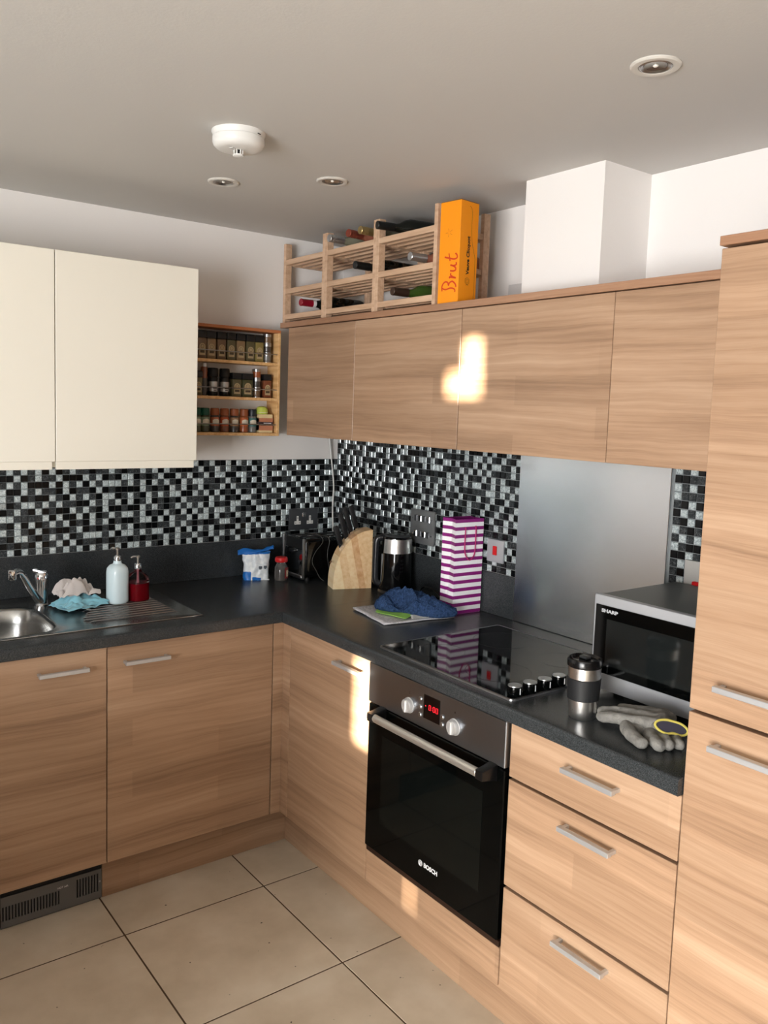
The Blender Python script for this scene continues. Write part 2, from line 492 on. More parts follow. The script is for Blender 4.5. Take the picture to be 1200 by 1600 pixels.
# unseen panel added to block the low sun; its slots shape the sun patches
def sun_slots():
    """slots in the added sun panel, (y0,y1,z0,z1) at x = XL - 0.03"""
    def back(xp, y0, y1, z0, z1):
        t = xp - (XL - 0.03)
        return (y0 - SUN_A * t, y1 - SUN_A * t, z0 + SUN_B * t, z1 + SUN_B * t)
    return [back(-D, -1.205, -1.112, 0.585, 0.858), back(-DU, -1.300, -1.145, 1.700, 1.775), back(-DU, -1.295, -1.225, 1.775, 1.875), back(-D, -1.426, -1.413, .165, .262)]
slots = sun_slots()
ys = sorted({DY0, DY1} | {s for q in slots for s in q[:2]})
zs = sorted({0.0, DZ1} | {s for q in slots for s in q[2:]})
dm = MB()
for a, b in zip(ys, ys[1:]):
    for c, d in zip(zs, zs[1:]):
        ym, zm = (a + b) / 2, (c + d) / 2
        if any(q[0] < ym < q[1] and q[2] < zm < q[3] for q in slots): continue
        dm.box(XL - .033, XL - .027, a, b, c, d)
d1 = struct('sun_mask_1', dm, M_WHITEP)
# boxed-in duct on the right wall
struct('trim_1', MB().box(-0.2148, 0.0, -1.638, -1.333, 2.0015, H), M_WALL, 'white boxed-in duct above the wall cabinets')

# ------------------------------------------------------------------ mosaic splashback tiles (children of the walls)
TP = 0.0248
tm = 0.0225 / 2
def tile_mesh(i):
    t = bmesh.new()
    h, b = tm, (0.0010, 0.0010, 0.0019)[i]
    lo = [t.verts.new((x, y, 0)) for x, y in ((-h, -h), (h, -h), (h, h), (-h, h))]
    md = [t.verts.new((x, y, 0.0042)) for x, y in ((-h, -h), (h, -h), (h, h), (-h, h))]
    hi = [t.verts.new((x, y, 0.0062)) for x, y in ((-h + b, -h + b), (h - b, -h + b), (h - b, h - b), (-h + b, h - b))]
    for a, c in ((lo, md), (md, hi)):
        for k in range(4): t.faces.new((a[k], a[(k + 1) % 4], c[(k + 1) % 4], c[k]))
    t.faces.new(hi)
    me = bpy.data.meshes.new('tile'); t.to_mesh(me); t.free(); me.materials.append(M_TILE[i]); return me
TM = [tile_mesh(i) for i in range(3)]
camp = Vector((-2.168, -3.241, 1.646))
def mosaic(wall, cells, toM, label):
    """cells: list of (s,z); toM(s,z) -> matrix"""
    obj('grout', cells[1], M_GROUT, wall, smooth=0)
    lst = []
    for s, z in cells[0]:
        M = toM(s, z); n = (M.to_3x3() @ Vector((0, 0, 1))); d = camp - M.translation
        lst.append((n.dot(d) / d.length ** 3, s, z, M))
    lst.sort(key=lambda q: -q[0])
    rnd = random.Random(11)
    rest = MB()
    pick = {}
    for s, z in sorted(cells[0]):        # neighbours rarely share a colour, as on mosaic sheets
        i_, j_ = round(s / TP), round(z / TP)
        near = [pick.get(q_) for q_ in ((i_ - 1, j_), (i_, j_ - 1), (i_ - 1, j_), (i_, j_ - 1), (i_ - 1, j_ - 1))]
        wgt = [w_ / (1 + 3.0 * near.count(c_)) for c_, w_ in enumerate((.33, .29, .40))]
        pick[(i_, j_)] = rnd.choices((0, 1, 2), wgt)[0]
    for i, (a, s, z, M) in enumerate(lst):
        k = pick[(round(s / TP), round(z / TP))]
        R = Matrix.Rotation(rnd.uniform(-.012, .012), 4, 'X') @ Matrix.Rotation(rnd.uniform(-.012, .012), 4, 'Y')
        if i < 300:
            o = bpy.data.objects.new('tile', TM[k]); COL.objects.link(o); o.parent = wall; o.matrix_local = M @ R
        else:
            t = bmesh.new(); t.from_mesh(TM[k]); rest._add(t, M @ R, k)
    o = obj('tile', rest, M_TILE, wall, smooth=0); o['kind'] = 'stuff'
ZM0, ZM1 = 1.0650, 1.4122
ca = [(-TP * (i + .5) - .002, ZM0 + TP * (j + .5)) for i in range(80) for j in range(14)]
# leave out what the double socket covers
ca = [(s, z) for s, z in ca if not (-0.245 < s < -0.125 and 1.105 < z < 1.178)]
mosaic(wall_back, (ca, MB().box(-2.0, 0, -.0036, 0.0, ZM0, ZM1)), lambda s, z: frame((s, -.002, z), (1, 0, 0), (0, 0, 1)), None)
cb = []
for i in range(92):
    s = -TP * (i + .5) - .005
    for j in range(19):
        z = ZM0 + TP * (j + .5)
        if -1.785 < s < -1.165: continue
        if (-.71 < s < -.585 and 1.122 < z < 1.236) or (-1.10 < s < -1.04 and 1.118 < z < 1.176): continue
        cb.append((s, z))
mosaic(wall_right, (cb, MB().box(-.0036, 0, -1.17, 0, ZM0, ZM0 + 19 * TP).box(-.0036, 0, -2.29, -1.78, ZM0, ZM0 + 19 * TP)),
       lambda s, z: frame((-.002, s, z), (0, -1, 0), (0, 0, 1)), None)

# ------------------------------------------------------------------ worktop and upstands
SX0, SX1, SY0, SY1 = -1.915, -0.930, -0.577, -0.105          # sink plate
wt = thing('worktop', 'dark grey speckled laminate worktop running round the corner', 'worktop', (-0.33, -0.33, TOPB))
BX0, BX1, BY0, BY1 = -1.845, -1.395, -0.552, -0.165          # bowl opening
E_ = 0.0015
m = MB()
m.box(BX1 + .01, -0.0005, -WD + .03, -0.0005, TOPB, TOP).box(-2.0, BX0 - .01, -WD + .03, -0.0005, TOPB, TOP)
m.box(BX0 - .01, BX1 + .01, -WD + .03, BY0 - .01, TOPB, TOP).box(BX0 - .01, BX1 + .01, BY1 + .01, -0.0005, TOPB, TOP)
nose = []
for k in range(7):
    a = PI / 2 * k / 6
    nose.append((0.009 * (1 - math.sin(a)) , TOP - 0.009 * (1 - math.cos(a))))
prof = [(0.03, TOP)] + nose[::-1] + [(0.0, TOPB + .002), (.002, TOPB), (.03, TOPB)]
def nosing(p0, p1, inward):
    """rounded front edge: profile (depth, z) swept from p0 to p1"""
    t = bmesh.new(); rows = []
    for p in (p0, p1): rows.append([t.verts.new((p[0] + inward[0] * d, p[1] + inward[1] * d, z)) for d, z in prof])
    n = len(prof)
    for i in range(n): t.faces.new((rows[0][i], rows[0][(i + 1) % n], rows[1][(i + 1) % n], rows[1][i]))
    t.faces.new(rows[0]); t.faces.new(rows[1][::-1])
    bmesh.ops.recalc_face_normals(t, faces=t.faces)
    return t
nose = [(0.009 * (1 - math.sin(PI / 2 * k / 6)), TOP - 0.009 * (1 - math.cos(PI / 2 * k / 6))) for k in range(7)]
prof = [(0.03, TOP)] + nose + [(0.0, TOPB + .002), (.002, TOPB), (.03, TOPB)]
m._add(nosing((-2.0, -WD), (-WD + .0, -WD), (0, 1)))
m.box(-WD, -0.0005, -WD, -WD + .03, TOPB, TOP)
obj('slab', m, M_TOP, wt, True, 30, 'worktop length with the sink')
m = MB()
HX0, HX1, HY0, HY1 = -0.632, -0.112, -1.778, -1.200           # hob outline
m.box(-WD + .03, -0.0005, YB3, -WD - E_, TOPB, TOP)
m._add(nosing((-WD, -WD - E_), (-WD, YB3), (1, 0)))
obj('slab', m, M_TOP, wt, True, 30, 'worktop length with the hob')
for b_, lb in (((-2.0, -.0125, -.0118, -.0004), 'dark grey laminate upstand along the wall behind the sink'),
               ((-.0118, -.0004, -1.169, -.0004), 'dark grey laminate upstand between the corner and the steel splashback'),
               ((-.0118, -.0004, YB3 + .001, -1.786), 'short dark grey laminate upstand behind the microwave')):
    tag(obj('upstand', MB().box(*b_, TOP + .0004, ZM0 - .001, .001), M_TOP, None), lb, 'upstand')

# brushed steel splashback behind the hob
tag(obj('splashback', MB().box(-.0125, -.0075, -1.782, -1.1715, TOP + .001, 1.543, .0012), M_SPLASH, None, smooth=0),
    'tall brushed steel splashback sheet on the wall behind the hob', 'splashback')

# ------------------------------------------------------------------ handles
def handle(parent, a, z, axis, L=0.150):
    """bar handle; a = centre along the door, axis 'x' on the sink run, 'y' on the oven run"""
    q = MB()
    def bx(t0, t1, d0, d1, z0, z1, bev):
        if axis == 'y': q.box(-D - d1, -D - d0, a + t0, a + t1, z0, z1, bev)
        else: q.box(a + t0, a + t1, -D - d1, -D - d0, z0, z1, bev)
    bx(-L / 2, L / 2, .019, .034, z - .006, z + .006, .0012)
    bx(-L / 2 + .002, -L / 2 + .012, -.0004, .021, z - .005, z + .004, .001)
    bx(L / 2 - .012, L / 2 - .002, -.0004, .021, z - .005, z + .004, .001)
    return obj('handle', q, M_HANDLE, parent, True, 25, 'brushed steel bar handle')

def door(parent, name, x0, x1, y0, y1, z0, z1, m=M_WOOD, bev=0.0012):
    return obj(name, MB().box(x0, x1, y0, y1, z0, z1, bev), m, parent, True, 0)
G = 0.0016
ZD = 0.8685
def base_A(name, label, cat, x0, x1, hx, dark=True):
    t = thing(name, label, cat, ((x0 + x1) / 2, -D / 2, 0.0))
    b = MB().box(x0 + .001, x1 - .001, -D + .022, -.02, ZP + .002, ZD - .004)
    b.box(x0 + .05, x0 + .09, -D + .12, -D + .16, 0, ZP + .002).box(x1 - .09, x1 - .05, -D + .12, -D + .16, 0, ZP + .002).box(x0 + .05, x0 + .09, -.12, -.08, 0, ZP + .002).box(x1 - .09, x1 - .05, -.12, -.08, 0, ZP + .002)
    obj('body', b, M_CARC, t, True, 0)
    d = door(t, 'door', x0 + G, x1 - G, -D, -D + .020, ZP, ZD)
    handle(d, hx, 0.813, 'x')
    return t
def base_sink():
    """sink unit: open top so the bowl hangs inside"""
    x0, x1 = XA0, XA1
    t = thing('base_cabinet', 'walnut-look base cabinet under the sink bowl with a plinth grille below', 'cabinet', ((x0 + x1) / 2, -D / 2, 0.0))
    b = MB().box(x0 + .001, x0 + .018, -D + .022, -.02, ZP + .002, ZD - .004).box(x1 - .018, x1 - .001, -D + .022, -.02, ZP + .002, ZD - .004)
    b.box(x0 + .018, x1 - .018, -D + .022, -.02, ZP + .002, ZP + .02).box(x0 + .018, x1 - .018, -D + .022, -D + .04, ZP + .02, ZD - .004)
    b.box(x0 + .05, x0 + .09, -D + .12, -D + .16, 0, ZP + .002).box(x1 - .09, x1 - .05, -D + .12, -D + .16, 0, ZP + .002)
    obj('body', b, M_CARC, t, True, 0)
    d = door(t, 'door', x0 + G, x1 - G, -D, -D + .020, ZP, ZD)
    handle(d, -1.431, 0.813, 'x')
base_sink()
base_A('base_cabinet', 'walnut-look base cabinet under the sink drainer, next to the corner post', 'cabinet', XA1, XA2, -1.167)
# corner post
tag(obj('corner_post', MB().box(XA2 + G, -D, -D, -D + .02, ZP, ZD, .001).box(-D, -D + .02, YB0 + G, -D + .02, ZP, ZD, .001), M_WOOD, None, smooth=0),
    'narrow L-shaped wooden corner post between the two base runs', 'corner post')

def base_B(name, label, cat, y1, y0, parts):
    t = thing(name, label, cat, (-D / 2, (y0 + y1) / 2, 0.0))
    b = MB().box(-D + .022, -.02, y0 + .001, y1 - .001, ZP + .002, ZD - .004)
    for y in (y0 + .05, y1 - .09):
        for x in (-D + .12, -.12): b.box(x, x + .04, y, y + .04, 0, ZP + .002)
    obj('body', b, M_CARC, t, True, 0)
    return t
t = base_B('base_cabinet', 'walnut-look base cabinet between the corner post and the oven', 'cabinet', YB0, YB1, 1)
d = door(t, 'door', -D, -D + .02, YB1 + G, YB0 - G, ZP, ZD)
handle(d, -1.091, 0.820, 'y')
t = base_B('drawer_unit', 'walnut-look unit of three drawers beside the oven', 'drawers', YB2, YB3, 1)
for z0, z1, hz in ((0.7250, ZD, 0.821), (0.4340, 0.7170, 0.677), (ZP, 0.4255, 0.390)):
    d = door(t, 'drawer', -D, -D + .02, YB3 + G, YB2 - G - .001, z0, z1)
    handle(d, -2.064, hz, 'y')

# unseen counter block, added out of view to shade the lower corner
pn = thing('shade_block', 'unseen walnut-look counter block added left of the sink run to cast shade', 'shade_block', (-2.62, -1.35, 0))
obj('body', MB().box(-2.90, -2.34, -2.16, -.35, 0, TOPB), M_WOOD, pn, True, 0)
obj('worktop', MB().box(-2.95, -2.30, -2.20, -.30, TOPB, TOP, .006, 2), M_TOP, pn, True, 30)

# plinths
tag(obj('plinth', MB().box(-1.288, -DP, -DP, -DP + .016, 0, ZP - .001, .0008), M_WOOD, None, smooth=0), 'wooden plinth board under the cabinet below the drainer', 'plinth')
tag(obj('plinth', MB().box(-2.0, -1.605, -DP, -DP + .016, 0, ZP - .001, .0008), M_WOOD, None, smooth=0), 'wooden plinth board left of the grille', 'plinth')
tag(obj('plinth', MB().box(-DP, -DP + .016, YB3 + .001, -DP + .016, 0, ZP - .001, .0008), M_WOOD, None, smooth=0), 'wooden plinth board along the floor under the oven and drawers', 'plinth')
# plinth grille with vertical slots
gr = thing('plinth_grille', 'grey metal plinth grille with vertical slots under the sink cabinet', 'vent', (-1.447, -DP, 0.0))
gx0, gx1, gz0, gz1 = -1.602, -1.2905, 0.004, 0.104
slots_x = [(-1.372 + .0093 * k, .028, .090) for k in range(8)] + [(-1.598 + .0093 * k, .026, .072) for k in range(19)]
mm = MB()
xs = sorted([s[0] for s in slots_x]); xe = gx0
cur = gx0
for x, a, b in sorted(slots_x):
    mm.box(cur, x, -DP - .004, -DP, gz0, gz1)
    mm.box(x, x + .0048, -DP - .004, -DP, gz0, a).box(x, x + .0048, -DP - .004, -DP, b, gz1)
    cur = x + .0048
mm.box(cur, gx1, -DP - .004, -DP, gz0, gz1)
obj('face_plate', mm, mat('grille_grey', (112, 112, 112), 0.42, 0.6), gr, True, 0)
obj('back_plate', MB().box(gx0, gx1, -DP + .0005, -DP + .016, 0.0, ZP - .004), M_BLACKM, gr, True, 0)
obj('screw', MB().cyl((-1.297, -DP - .0055, .062), (-1.297, -DP - .0035, .062), .003, n=10), M_STEEL, gr, True)
text_obj('label_print', 'HOT AIR', .0085, frame((-1.415, -DP - .0042, .080), (1, 0, 0), (0, 0, 1)), M_BLACKM, None, .0002)
_lp = bpy.data.objects['label_print']; _lp.data.transform(Matrix.Translation(-Vector(gr.location))); _lp.parent = gr
_lp.data.materials[0] = M_PRINTW

# ------------------------------------------------------------------ oven
ov = thing('oven', 'built-in black glass oven with a steel control panel', 'oven', (-D / 2, -1.4954, ZP))
oy0, oy1 = YB2 + .003, YB1 - .003
obj('body', MB().box(-D + .022, -.03, oy0 + .004, oy1 - .004, .258, ZD - .003), M_BLACKM, ov, True, 0)
obj('control_panel', MB().box(-D - .012, -D + .022, oy0, oy1, .744, ZD, .002), M_OVENSTEEL, ov, True, 0)
dg = obj('door', MB().box(-D - .010, -D + .022, oy0 + .001, oy1 - .001, .276, .738, .0025), M_OVENGL, ov, True, 0, 'black glass oven door')
obj('window_pane', MB().box(-D - .0106, -D - .009, oy0 + .075, oy1 - .075, .375, .655), mat('oven_window', (10, 13, 12), 0.05, spec=0.2), dg, True, 0, 'slightly lighter viewing window')
obj('vent_strip', MB().box(-D - .002, -D + .022, oy0, oy1, .256, .273, .001), mat('oven_vent_brown', (62, 44, 36), 0.4, 0.6), ov, True, 0)
hd = MB().lathe([(0, 0), (.0115, 0), (.0125, .001), (.0125, .479), (.0115, .480), (0, .480)], 20, Matrix.Translation((-.703, -1.7375, .724)) @ Matrix.Rotation(-PI / 2, 4, 'X'), sx=.8)
ho = obj('handle', hd, mat('oven_bar', (196, 192, 184), .34, .75), dg, True)
for y in (-1.2755, -1.752):
    s = 1 if y > -1.5 else -1
    pts = [(-D - .008, -.024), (-D - .008, .024), (-.684, .017), (-.713, .012), (-.713, -.012), (-.690, -.016)]
    M = Matrix(((1, 0, 0, 0), (0, 0, 1, y), (0, 1, 0, .724), (0, 0, 0, 1)))
    obj('handle_bracket', MB().prism(pts, -.014, .014, M, bev=.002), M_BLACKP, ho, True)
for y in (-1.3985, -1.598):
    k = MB().lathe([(0, 0), (.0235, 0), (.0235, .002), (.0215, .003), (.0205, .012), (.0185, .0145), (0, .0145)], 28, Matrix.Translation((-D - .0118, y, .791)) @ Matrix.Rotation(-PI / 2, 4, 'Y'))
    k.box(-D - .0315, -D - .024, y - .005, y + .005, .7725, .8095, .002)
    obj('knob', k, M_KNOB, ov, True)
obj('display', MB().box(-D - .0132, -D - .0115, -1.5365, -1.4655, .7755, .8455, .0005), mat('display_black', (6, 3, 4), 0.08), ov, True, 0)
M_LED = mat('red_led', (255, 34, 48), 0.5, emit=1.0)
_dp = ov.children[-1]
SEG = {'0': 'abcdef', '1': 'bc'}
def seg_digit(mb, ch, cy, cz, w, h, th):
    P = {'a': (0, h / 2, 'h'), 'd': (0, -h / 2, 'h'), 'g': (0, 0, 'h'), 'b': (w / 2, h / 4, 'v'), 'c': (w / 2, -h / 4, 'v'), 'e': (-w / 2, -h / 4, 'v'), 'f': (-w / 2, h / 4, 'v')}
    for s in SEG[ch]:
        dx, dz, o = P[s]; y = cy - dx; z = cz + dz
        a, b = (w / 2, th / 2) if o == 'h' else (th / 2, h / 4)
        mb.box(-D - .0138, -D - .0131, y - a, y + a, z - b + .0003, z + b - .0003)
q = MB()
for ch, y in (('0', -1.4935), ('0', -1.5115), ('0', -1.5245)): seg_digit(q, ch, y, .812, .0074, .0145, .0015)
for z in (.809, .815): q.box(-D - .0138, -D - .0131, -1.5042, -1.5028, z - .0007, z + .0007)
q.box(-D - .0138, -D - .0131, -1.4765, -1.4735, .8115, .8145)
obj('digits', q, M_LED, _dp, True, 0, 'red clock digits 0:00')
for y, z in ((-1.4510, .826), (-1.4510, .803), (-1.4510, .780), (-1.5475, .803), (-1.5475, .781)):
    obj('button', MB().lathe([(0, 0), (.0068, 0), (.0068, .003), (.0055, .0042), (0, .0042)], 16, Matrix.Translation((-D - .0118, y, z)) @ Matrix.Rotation(-PI / 2, 4, 'Y')), M_STEEL, ov, True)
for b_ in ((-1.4015, -1.396, .8265, .8275), (-1.4015, -1.3985, .8315, .8325), (-1.5995, -1.5965, .829, .834)):
    obj('scale_mark', MB().box(-D - .0122, -D - .0118, *b_), M_BLACKM, ov, True, 0)
lg = text_obj('maker_logo', 'BOSCH', .0185, frame((-D - .0102, -1.5205, .3425), (0, -1, 0), (0, 0, 1)), M_PRINTW, None, .0003, 0, .0006)
lg.data.transform(Matrix.Translation(-Vector(ov.location))); lg.parent = dg
em = MB()
cE = Vector((-D - .0104, -1.4755, .3425))
em.tube([cE + Vector((0, .0085 * math.cos(a), .0085 * math.sin(a))) for a in [2 * PI * k / 24 for k in range(24)]], .0007, 5, True)
for sgn in (-1, 1): em.tube([cE + Vector((0, sgn * .0022, -.0078)), cE + Vector((0, sgn * .0022, .0078))], .0009, 5)
em.tube([cE + Vector((0, -.0022, 0)), cE + Vector((0, .0022, 0))], .0009, 5)
for sgn in (-1, 1): em.tube([cE + Vector((0, sgn * (.0022 + .0028 * math.cos(a)), .0058 * math.sin(a))) for a in [-PI / 2 + PI * k / 8 for k in range(9)]], .0007, 5)
obj('emblem', em, M_PRINTW, dg, True)
tag(obj('filler_panel', MB().box(-D, -D + .02, YB2 + G, YB1 - G, ZP, .2535, .0012), M_WOOD, None, smooth=0), 'low wooden filler panel directly under the oven', 'panel')

# ------------------------------------------------------------------ tall unit at the right
tu = thing('tall_cabinet', 'full-height walnut-look cabinet at the right edge with two doors', 'cabinet', (-D / 2, -2.59, 0))
TY0 = -2.89
obj('body', MB().box(-D + .022, -.01, TY0, YB3 - .001, ZP, 1.982), M_CARC, tu, True, 0)
obj('side_panel', MB().box(-D + .0215, -.01, YB3 - .0012, YB3 + .0000, 0.0, 1.982), M_WOOD, tu, True, 0)
d = door(tu, 'door', -D, -D + .02, TY0 + G, YB3 - G, 1.060, 1.980)
handle(d, -2.440, 1.124, 'y', .165)
d = door(tu, 'door', -D, -D + .02, TY0 + G, YB3 - G, ZP, 1.0525)
handle(d, -2.438, 1.002, 'y', .165)
obj('cornice', MB().box(-D - .004, -.01, TY0, YB3 + .002, 1.9855, 2.004, .001), M_CORN, tu, True, 0)
obj('plinth', MB().box(-DP, -DP + .016, TY0, YB3 - .002, 0, ZP - .001), M_WOOD, tu, True, 0)

# ------------------------------------------------------------------ wall units over the oven run
names_u = ('walnut-look wall cabinet nearest the corner, narrowest of the row', 'walnut-look wall cabinet left of the dark door gap, under the orange carton',
           'walnut-look wall cabinet right of the dark door gap, under the white duct', 'walnut-look wall cabinet door next to the tall cabinet')
for i in range(4):
    y1, y0 = U[i], U[i + 1]
    t = thing('wall_cabinet', names_u[i], 'cabinet', (-DU / 2, (y0 + y1) / 2, ZUB), 0, 'wall cabinets above the oven run')
    obj('body', MB().box(-DU + .021, -.012, y0 + .0005, y1 - .0005, ZUB + .02, ZUT - .002), M_CARC if i else M_CORN, t, True, 0)
    g0 = .0022 if i == 1 else .0010
    g1 = .0022 if i == 2 else .0010
    door(t, 'door', -DU, -DU + .02, y0 + g0, y1 - g1, ZUB, ZUT - .003)
tag(obj('cornice_board', MB().box(-DU - .003, -.0005, YB3 + .003, -.046, ZUT, 2.000, .0008), M_CORN, None, smooth=0),
    'long flat wooden cornice board on top of the wall cabinets', 'cornice')

# cream wall cabinets over the sink
cw = thing('wall_cabinet', 'cream gloss wall cabinet with two doors over the sink', 'cabinet', (-1.36, -.17, 1.41))
CX = (-1.8665, -1.3625, -0.8585)
obj('body', MB().box(CX[0], CX[2] - .001, -.325, -.001, 1.430, 2.128), M_CREAM, cw, True, 0)
for k in (0, 1):
    d = obj('door', MB().box(CX[k] + .0018, CX[k + 1] - .0010, -.3473, -.327, 1.4365, 2.1295, .0015), M_CREAM, cw, True, 0)
    obj('grip_rail', MB().box(CX[k] + .004, CX[k + 1] - .009, -.341, -.327, 1.4095, 1.4362, .001), M_CREAM, d, True, 0)
obj('underside', MB().box(CX[0], CX[2] - .012, -.326, -.002, 1.416, 1.430), M_CREAM, cw, True, 0)

# ------------------------------------------------------------------ sink with bowl and drainer
sk = thing('sink', 'stainless steel inset sink with one bowl and a ribbed drainer', 'sink', (-1.42, -.34, TOP))
t = bmesh.new()
N = 72
bc = ((BX0 + BX1) / 2, (BY0 + BY1) / 2); bh = ((BX1 - BX0) / 2, (BY1 - BY0) / 2)
def sup(a, hx, hy, p):
    c, s = math.cos(a), math.sin(a)
    r = (abs(c / hx) ** p + abs(s / hy) ** p) ** (-1 / p)
    return bc[0] + r * c, bc[1] + r * s
def rect_hit(a, x0, x1, y0, y1):
    c, s = math.cos(a), math.sin(a); r = 1e9
    if c > 1e-9: r = min(r, (x1 - bc[0]) / c)
    if c < -1e-9: r = min(r, (x0 - bc[0]) / c)
    if s > 1e-9: r = min(r, (y1 - bc[1]) / s)
    if s < -1e-9: r = min(r, (y0 - bc[1]) / s)
    return bc[0] + r * c, bc[1] + r * s
angs = [2 * PI * k / N for k in range(N)] + [math.atan2(y - bc[1], x - bc[0]) % (2 * PI) for x in (SX0, SX1) for y in (SY0, SY1)]
for ins in (.006, .012): angs += [math.atan2(y - bc[1], x - bc[0]) % (2 * PI) for x in (SX0 + ins, SX1 - ins) for y in (SY0 + ins, SY1 - ins)]
angs = sorted(set(round(a, 6) for a in angs)); N = len(angs)
loops = []
for ins, z in ((0, TOP + .0004), (.002, TOP + .0038), (.007, TOP + .0038), (.013, TOP + .0012)):
    loops.append([(*rect_hit(a, SX0 + ins, SX1 - ins, SY0 + ins, SY1 - ins), z) for a in angs])
for f, z, p in ((1.03, TOP + .0012, 4.5), (1.01, TOP + .003, 4.5), (.995, TOP + .002, 4.5), (.97, TOP - .006, 4.3), (.95, TOP - .05, 4.2), (.92, TOP - .12, 4), (.86, TOP - .145, 3.6), (.70, TOP - .153, 3.2), (.12, TOP - .156, 2)):
    if z > TOP - .004: loops.append([(*sup(a, bh[0] * f, bh[1] * f, p), z) for a in angs])
    else: loops.append([(*sup(a, bh[0] * f, bh[1] * f, p), z) for a in angs])
VV = [[t.verts.new(p) for p in L] for L in loops]
for a, b in zip(VV, VV[1:]):
    for k in range(N): t.faces.new((a[k], a[(k + 1) % N], b[(k + 1) % N], b[k]))
t.faces.new(VV[-1])
bmesh.ops.recalc_face_normals(t, faces=t.faces)
q = MB(); q._add(t)
bowl = obj('basin', q, M_SINK, sk, True, 50)
sol = bowl.modifiers.new('s', 'SOLIDIFY'); sol.thickness = 0.0008; sol.offset = -1
for k in range(10):
    y = -.205 - .031 * k
    x0 = -1.285 - .02 * math.sin(k); x1 = -.985
    obj('drainer_rib', MB().tube([(x0, y, TOP + .0008), (x0 + .012, y, TOP + .0036), (x1 - .012, y, TOP + .0036), (x1, y, TOP + .0008)], [.0012, .0019, .0019, .0012], 8), mat('rib_steel', (164, 168, 174), .2, 1.0), sk, True)
obj('plug_hole', MB().lathe([(0, 0), (.038, 0), (.042, .002), (.042, .0035), (.034, .0035), (.03, .001), (0, .001)], 24, Matrix.Translation((bc[0], bc[1], TOP - .1558))), M_CHROME, sk, True)

# mixer tap
tp = thing('mixer_tap', 'chrome single-lever mixer tap behind the sink bowl', 'tap', (-1.362, -.165, TOP + .0016))
q = MB().lathe([(0, 0), (.026, 0), (.026, .005), (.0225, .008), (.0215, .06), (.0225, .085), (.0235, .09), (.0235, .108), (.018, .118), (0, .12)], 28)
obj('tap_body', q, M_CHROME, tp)
q = MB().tube([(-.006, -.008, .014), (-.03, -.035, .040), (-.062, -.075, .088), (-.088, -.106, .130), (-.104, -.126, .150), (-.120, -.146, .156), (-.134, -.162, .154)],
              [.015, .0145, .0125, .0115, .0115, .0115, .0115], 14)
sp = obj('spout', q, M_CHROME, tp)
obj('aerator', MB().lathe([(0, 0), (.0118, 0), (.0135, .003), (.0135, .03), (.0105, .034), (0, .034)], 20, Matrix.Translation((-.136, -.164, .134))), M_CHROME, sp)
lv = MB()
lv.prism([(-.016, -.013), (.030, -.010), (.034, 0), (.030, .010), (-.016, .013)], 0, .014, Matrix.Translation((0, 0, .112)) @ Matrix.Rotation(math.radians(150), 4, 'Z') @ Matrix.Rotation(math.radians(-14), 4, 'Y'), bev=.003)
lvo = obj('lever', lv, M_CHROME, tp)
obj('temperature_dot', MB().ball((-.016, -.0158, .1), .0035, sub=2), M_RED, tp, False, 35, 'red temperature dot')

# ------------------------------------------------------------------ cloth-like lumps
def crumple(outline, top, nu=64, nv=18, seed=0, bottom=lambda x, y: 0.0):
    """outline(a)->(x,y); top(x,y,v,a)->height; a closed crumpled sheet lying on bottom(x,y)"""
    t = bmesh.new()
    c = [0, 0]
    rings = []
    for j in range(nv + 1):
        v = 1 - j / nv
        ring = []
        for i in range(nu):
            a = 2 * PI * i / nu
            x, y = outline(a); x *= v; y *= v
            ring.append(t.verts.new((x, y, bottom(x, y) + max(0.0012, top(x, y, v, a)))))
        rings.append(ring)
    for a, b in zip(rings[:-1], rings[1:-1]):
        for i in range(nu): t.faces.new((a[i], a[(i + 1) % nu], b[(i + 1) % nu], b[i]))
    for v in rings[-1]: t.verts.remove(v)
    cv = t.verts.new((0, 0, bottom(0, 0) + top(0, 0, 0, 0)))
    for i in range(nu): t.faces.new((rings[-2][i], rings[-2][(i + 1) % nu], cv))
    low = []
    for i in range(nu):
        x, y = outline(2 * PI * i / nu); x *= .97; y *= .97
        low.append(t.verts.new((x, y, bottom(x, y))))
    for i in range(nu): t.faces.new((low[i], low[(i + 1) % nu], rings[0][(i + 1) % nu], rings[0][i]))
    cb_ = t.verts.new((0, 0, bottom(0, 0)))
    for i in range(nu): t.faces.new((low[(i + 1) % nu], low[i], cb_))
    bmesh.ops.recalc_face_normals(t, faces=t.faces)
    q = MB(); q._add(t); return q
def fold(x, y, s, sc=30.0):
    return 1 - abs(mnoise.noise(Vector((x * sc + s * 7.1, y * sc - s * 3.3, s)))) * 2

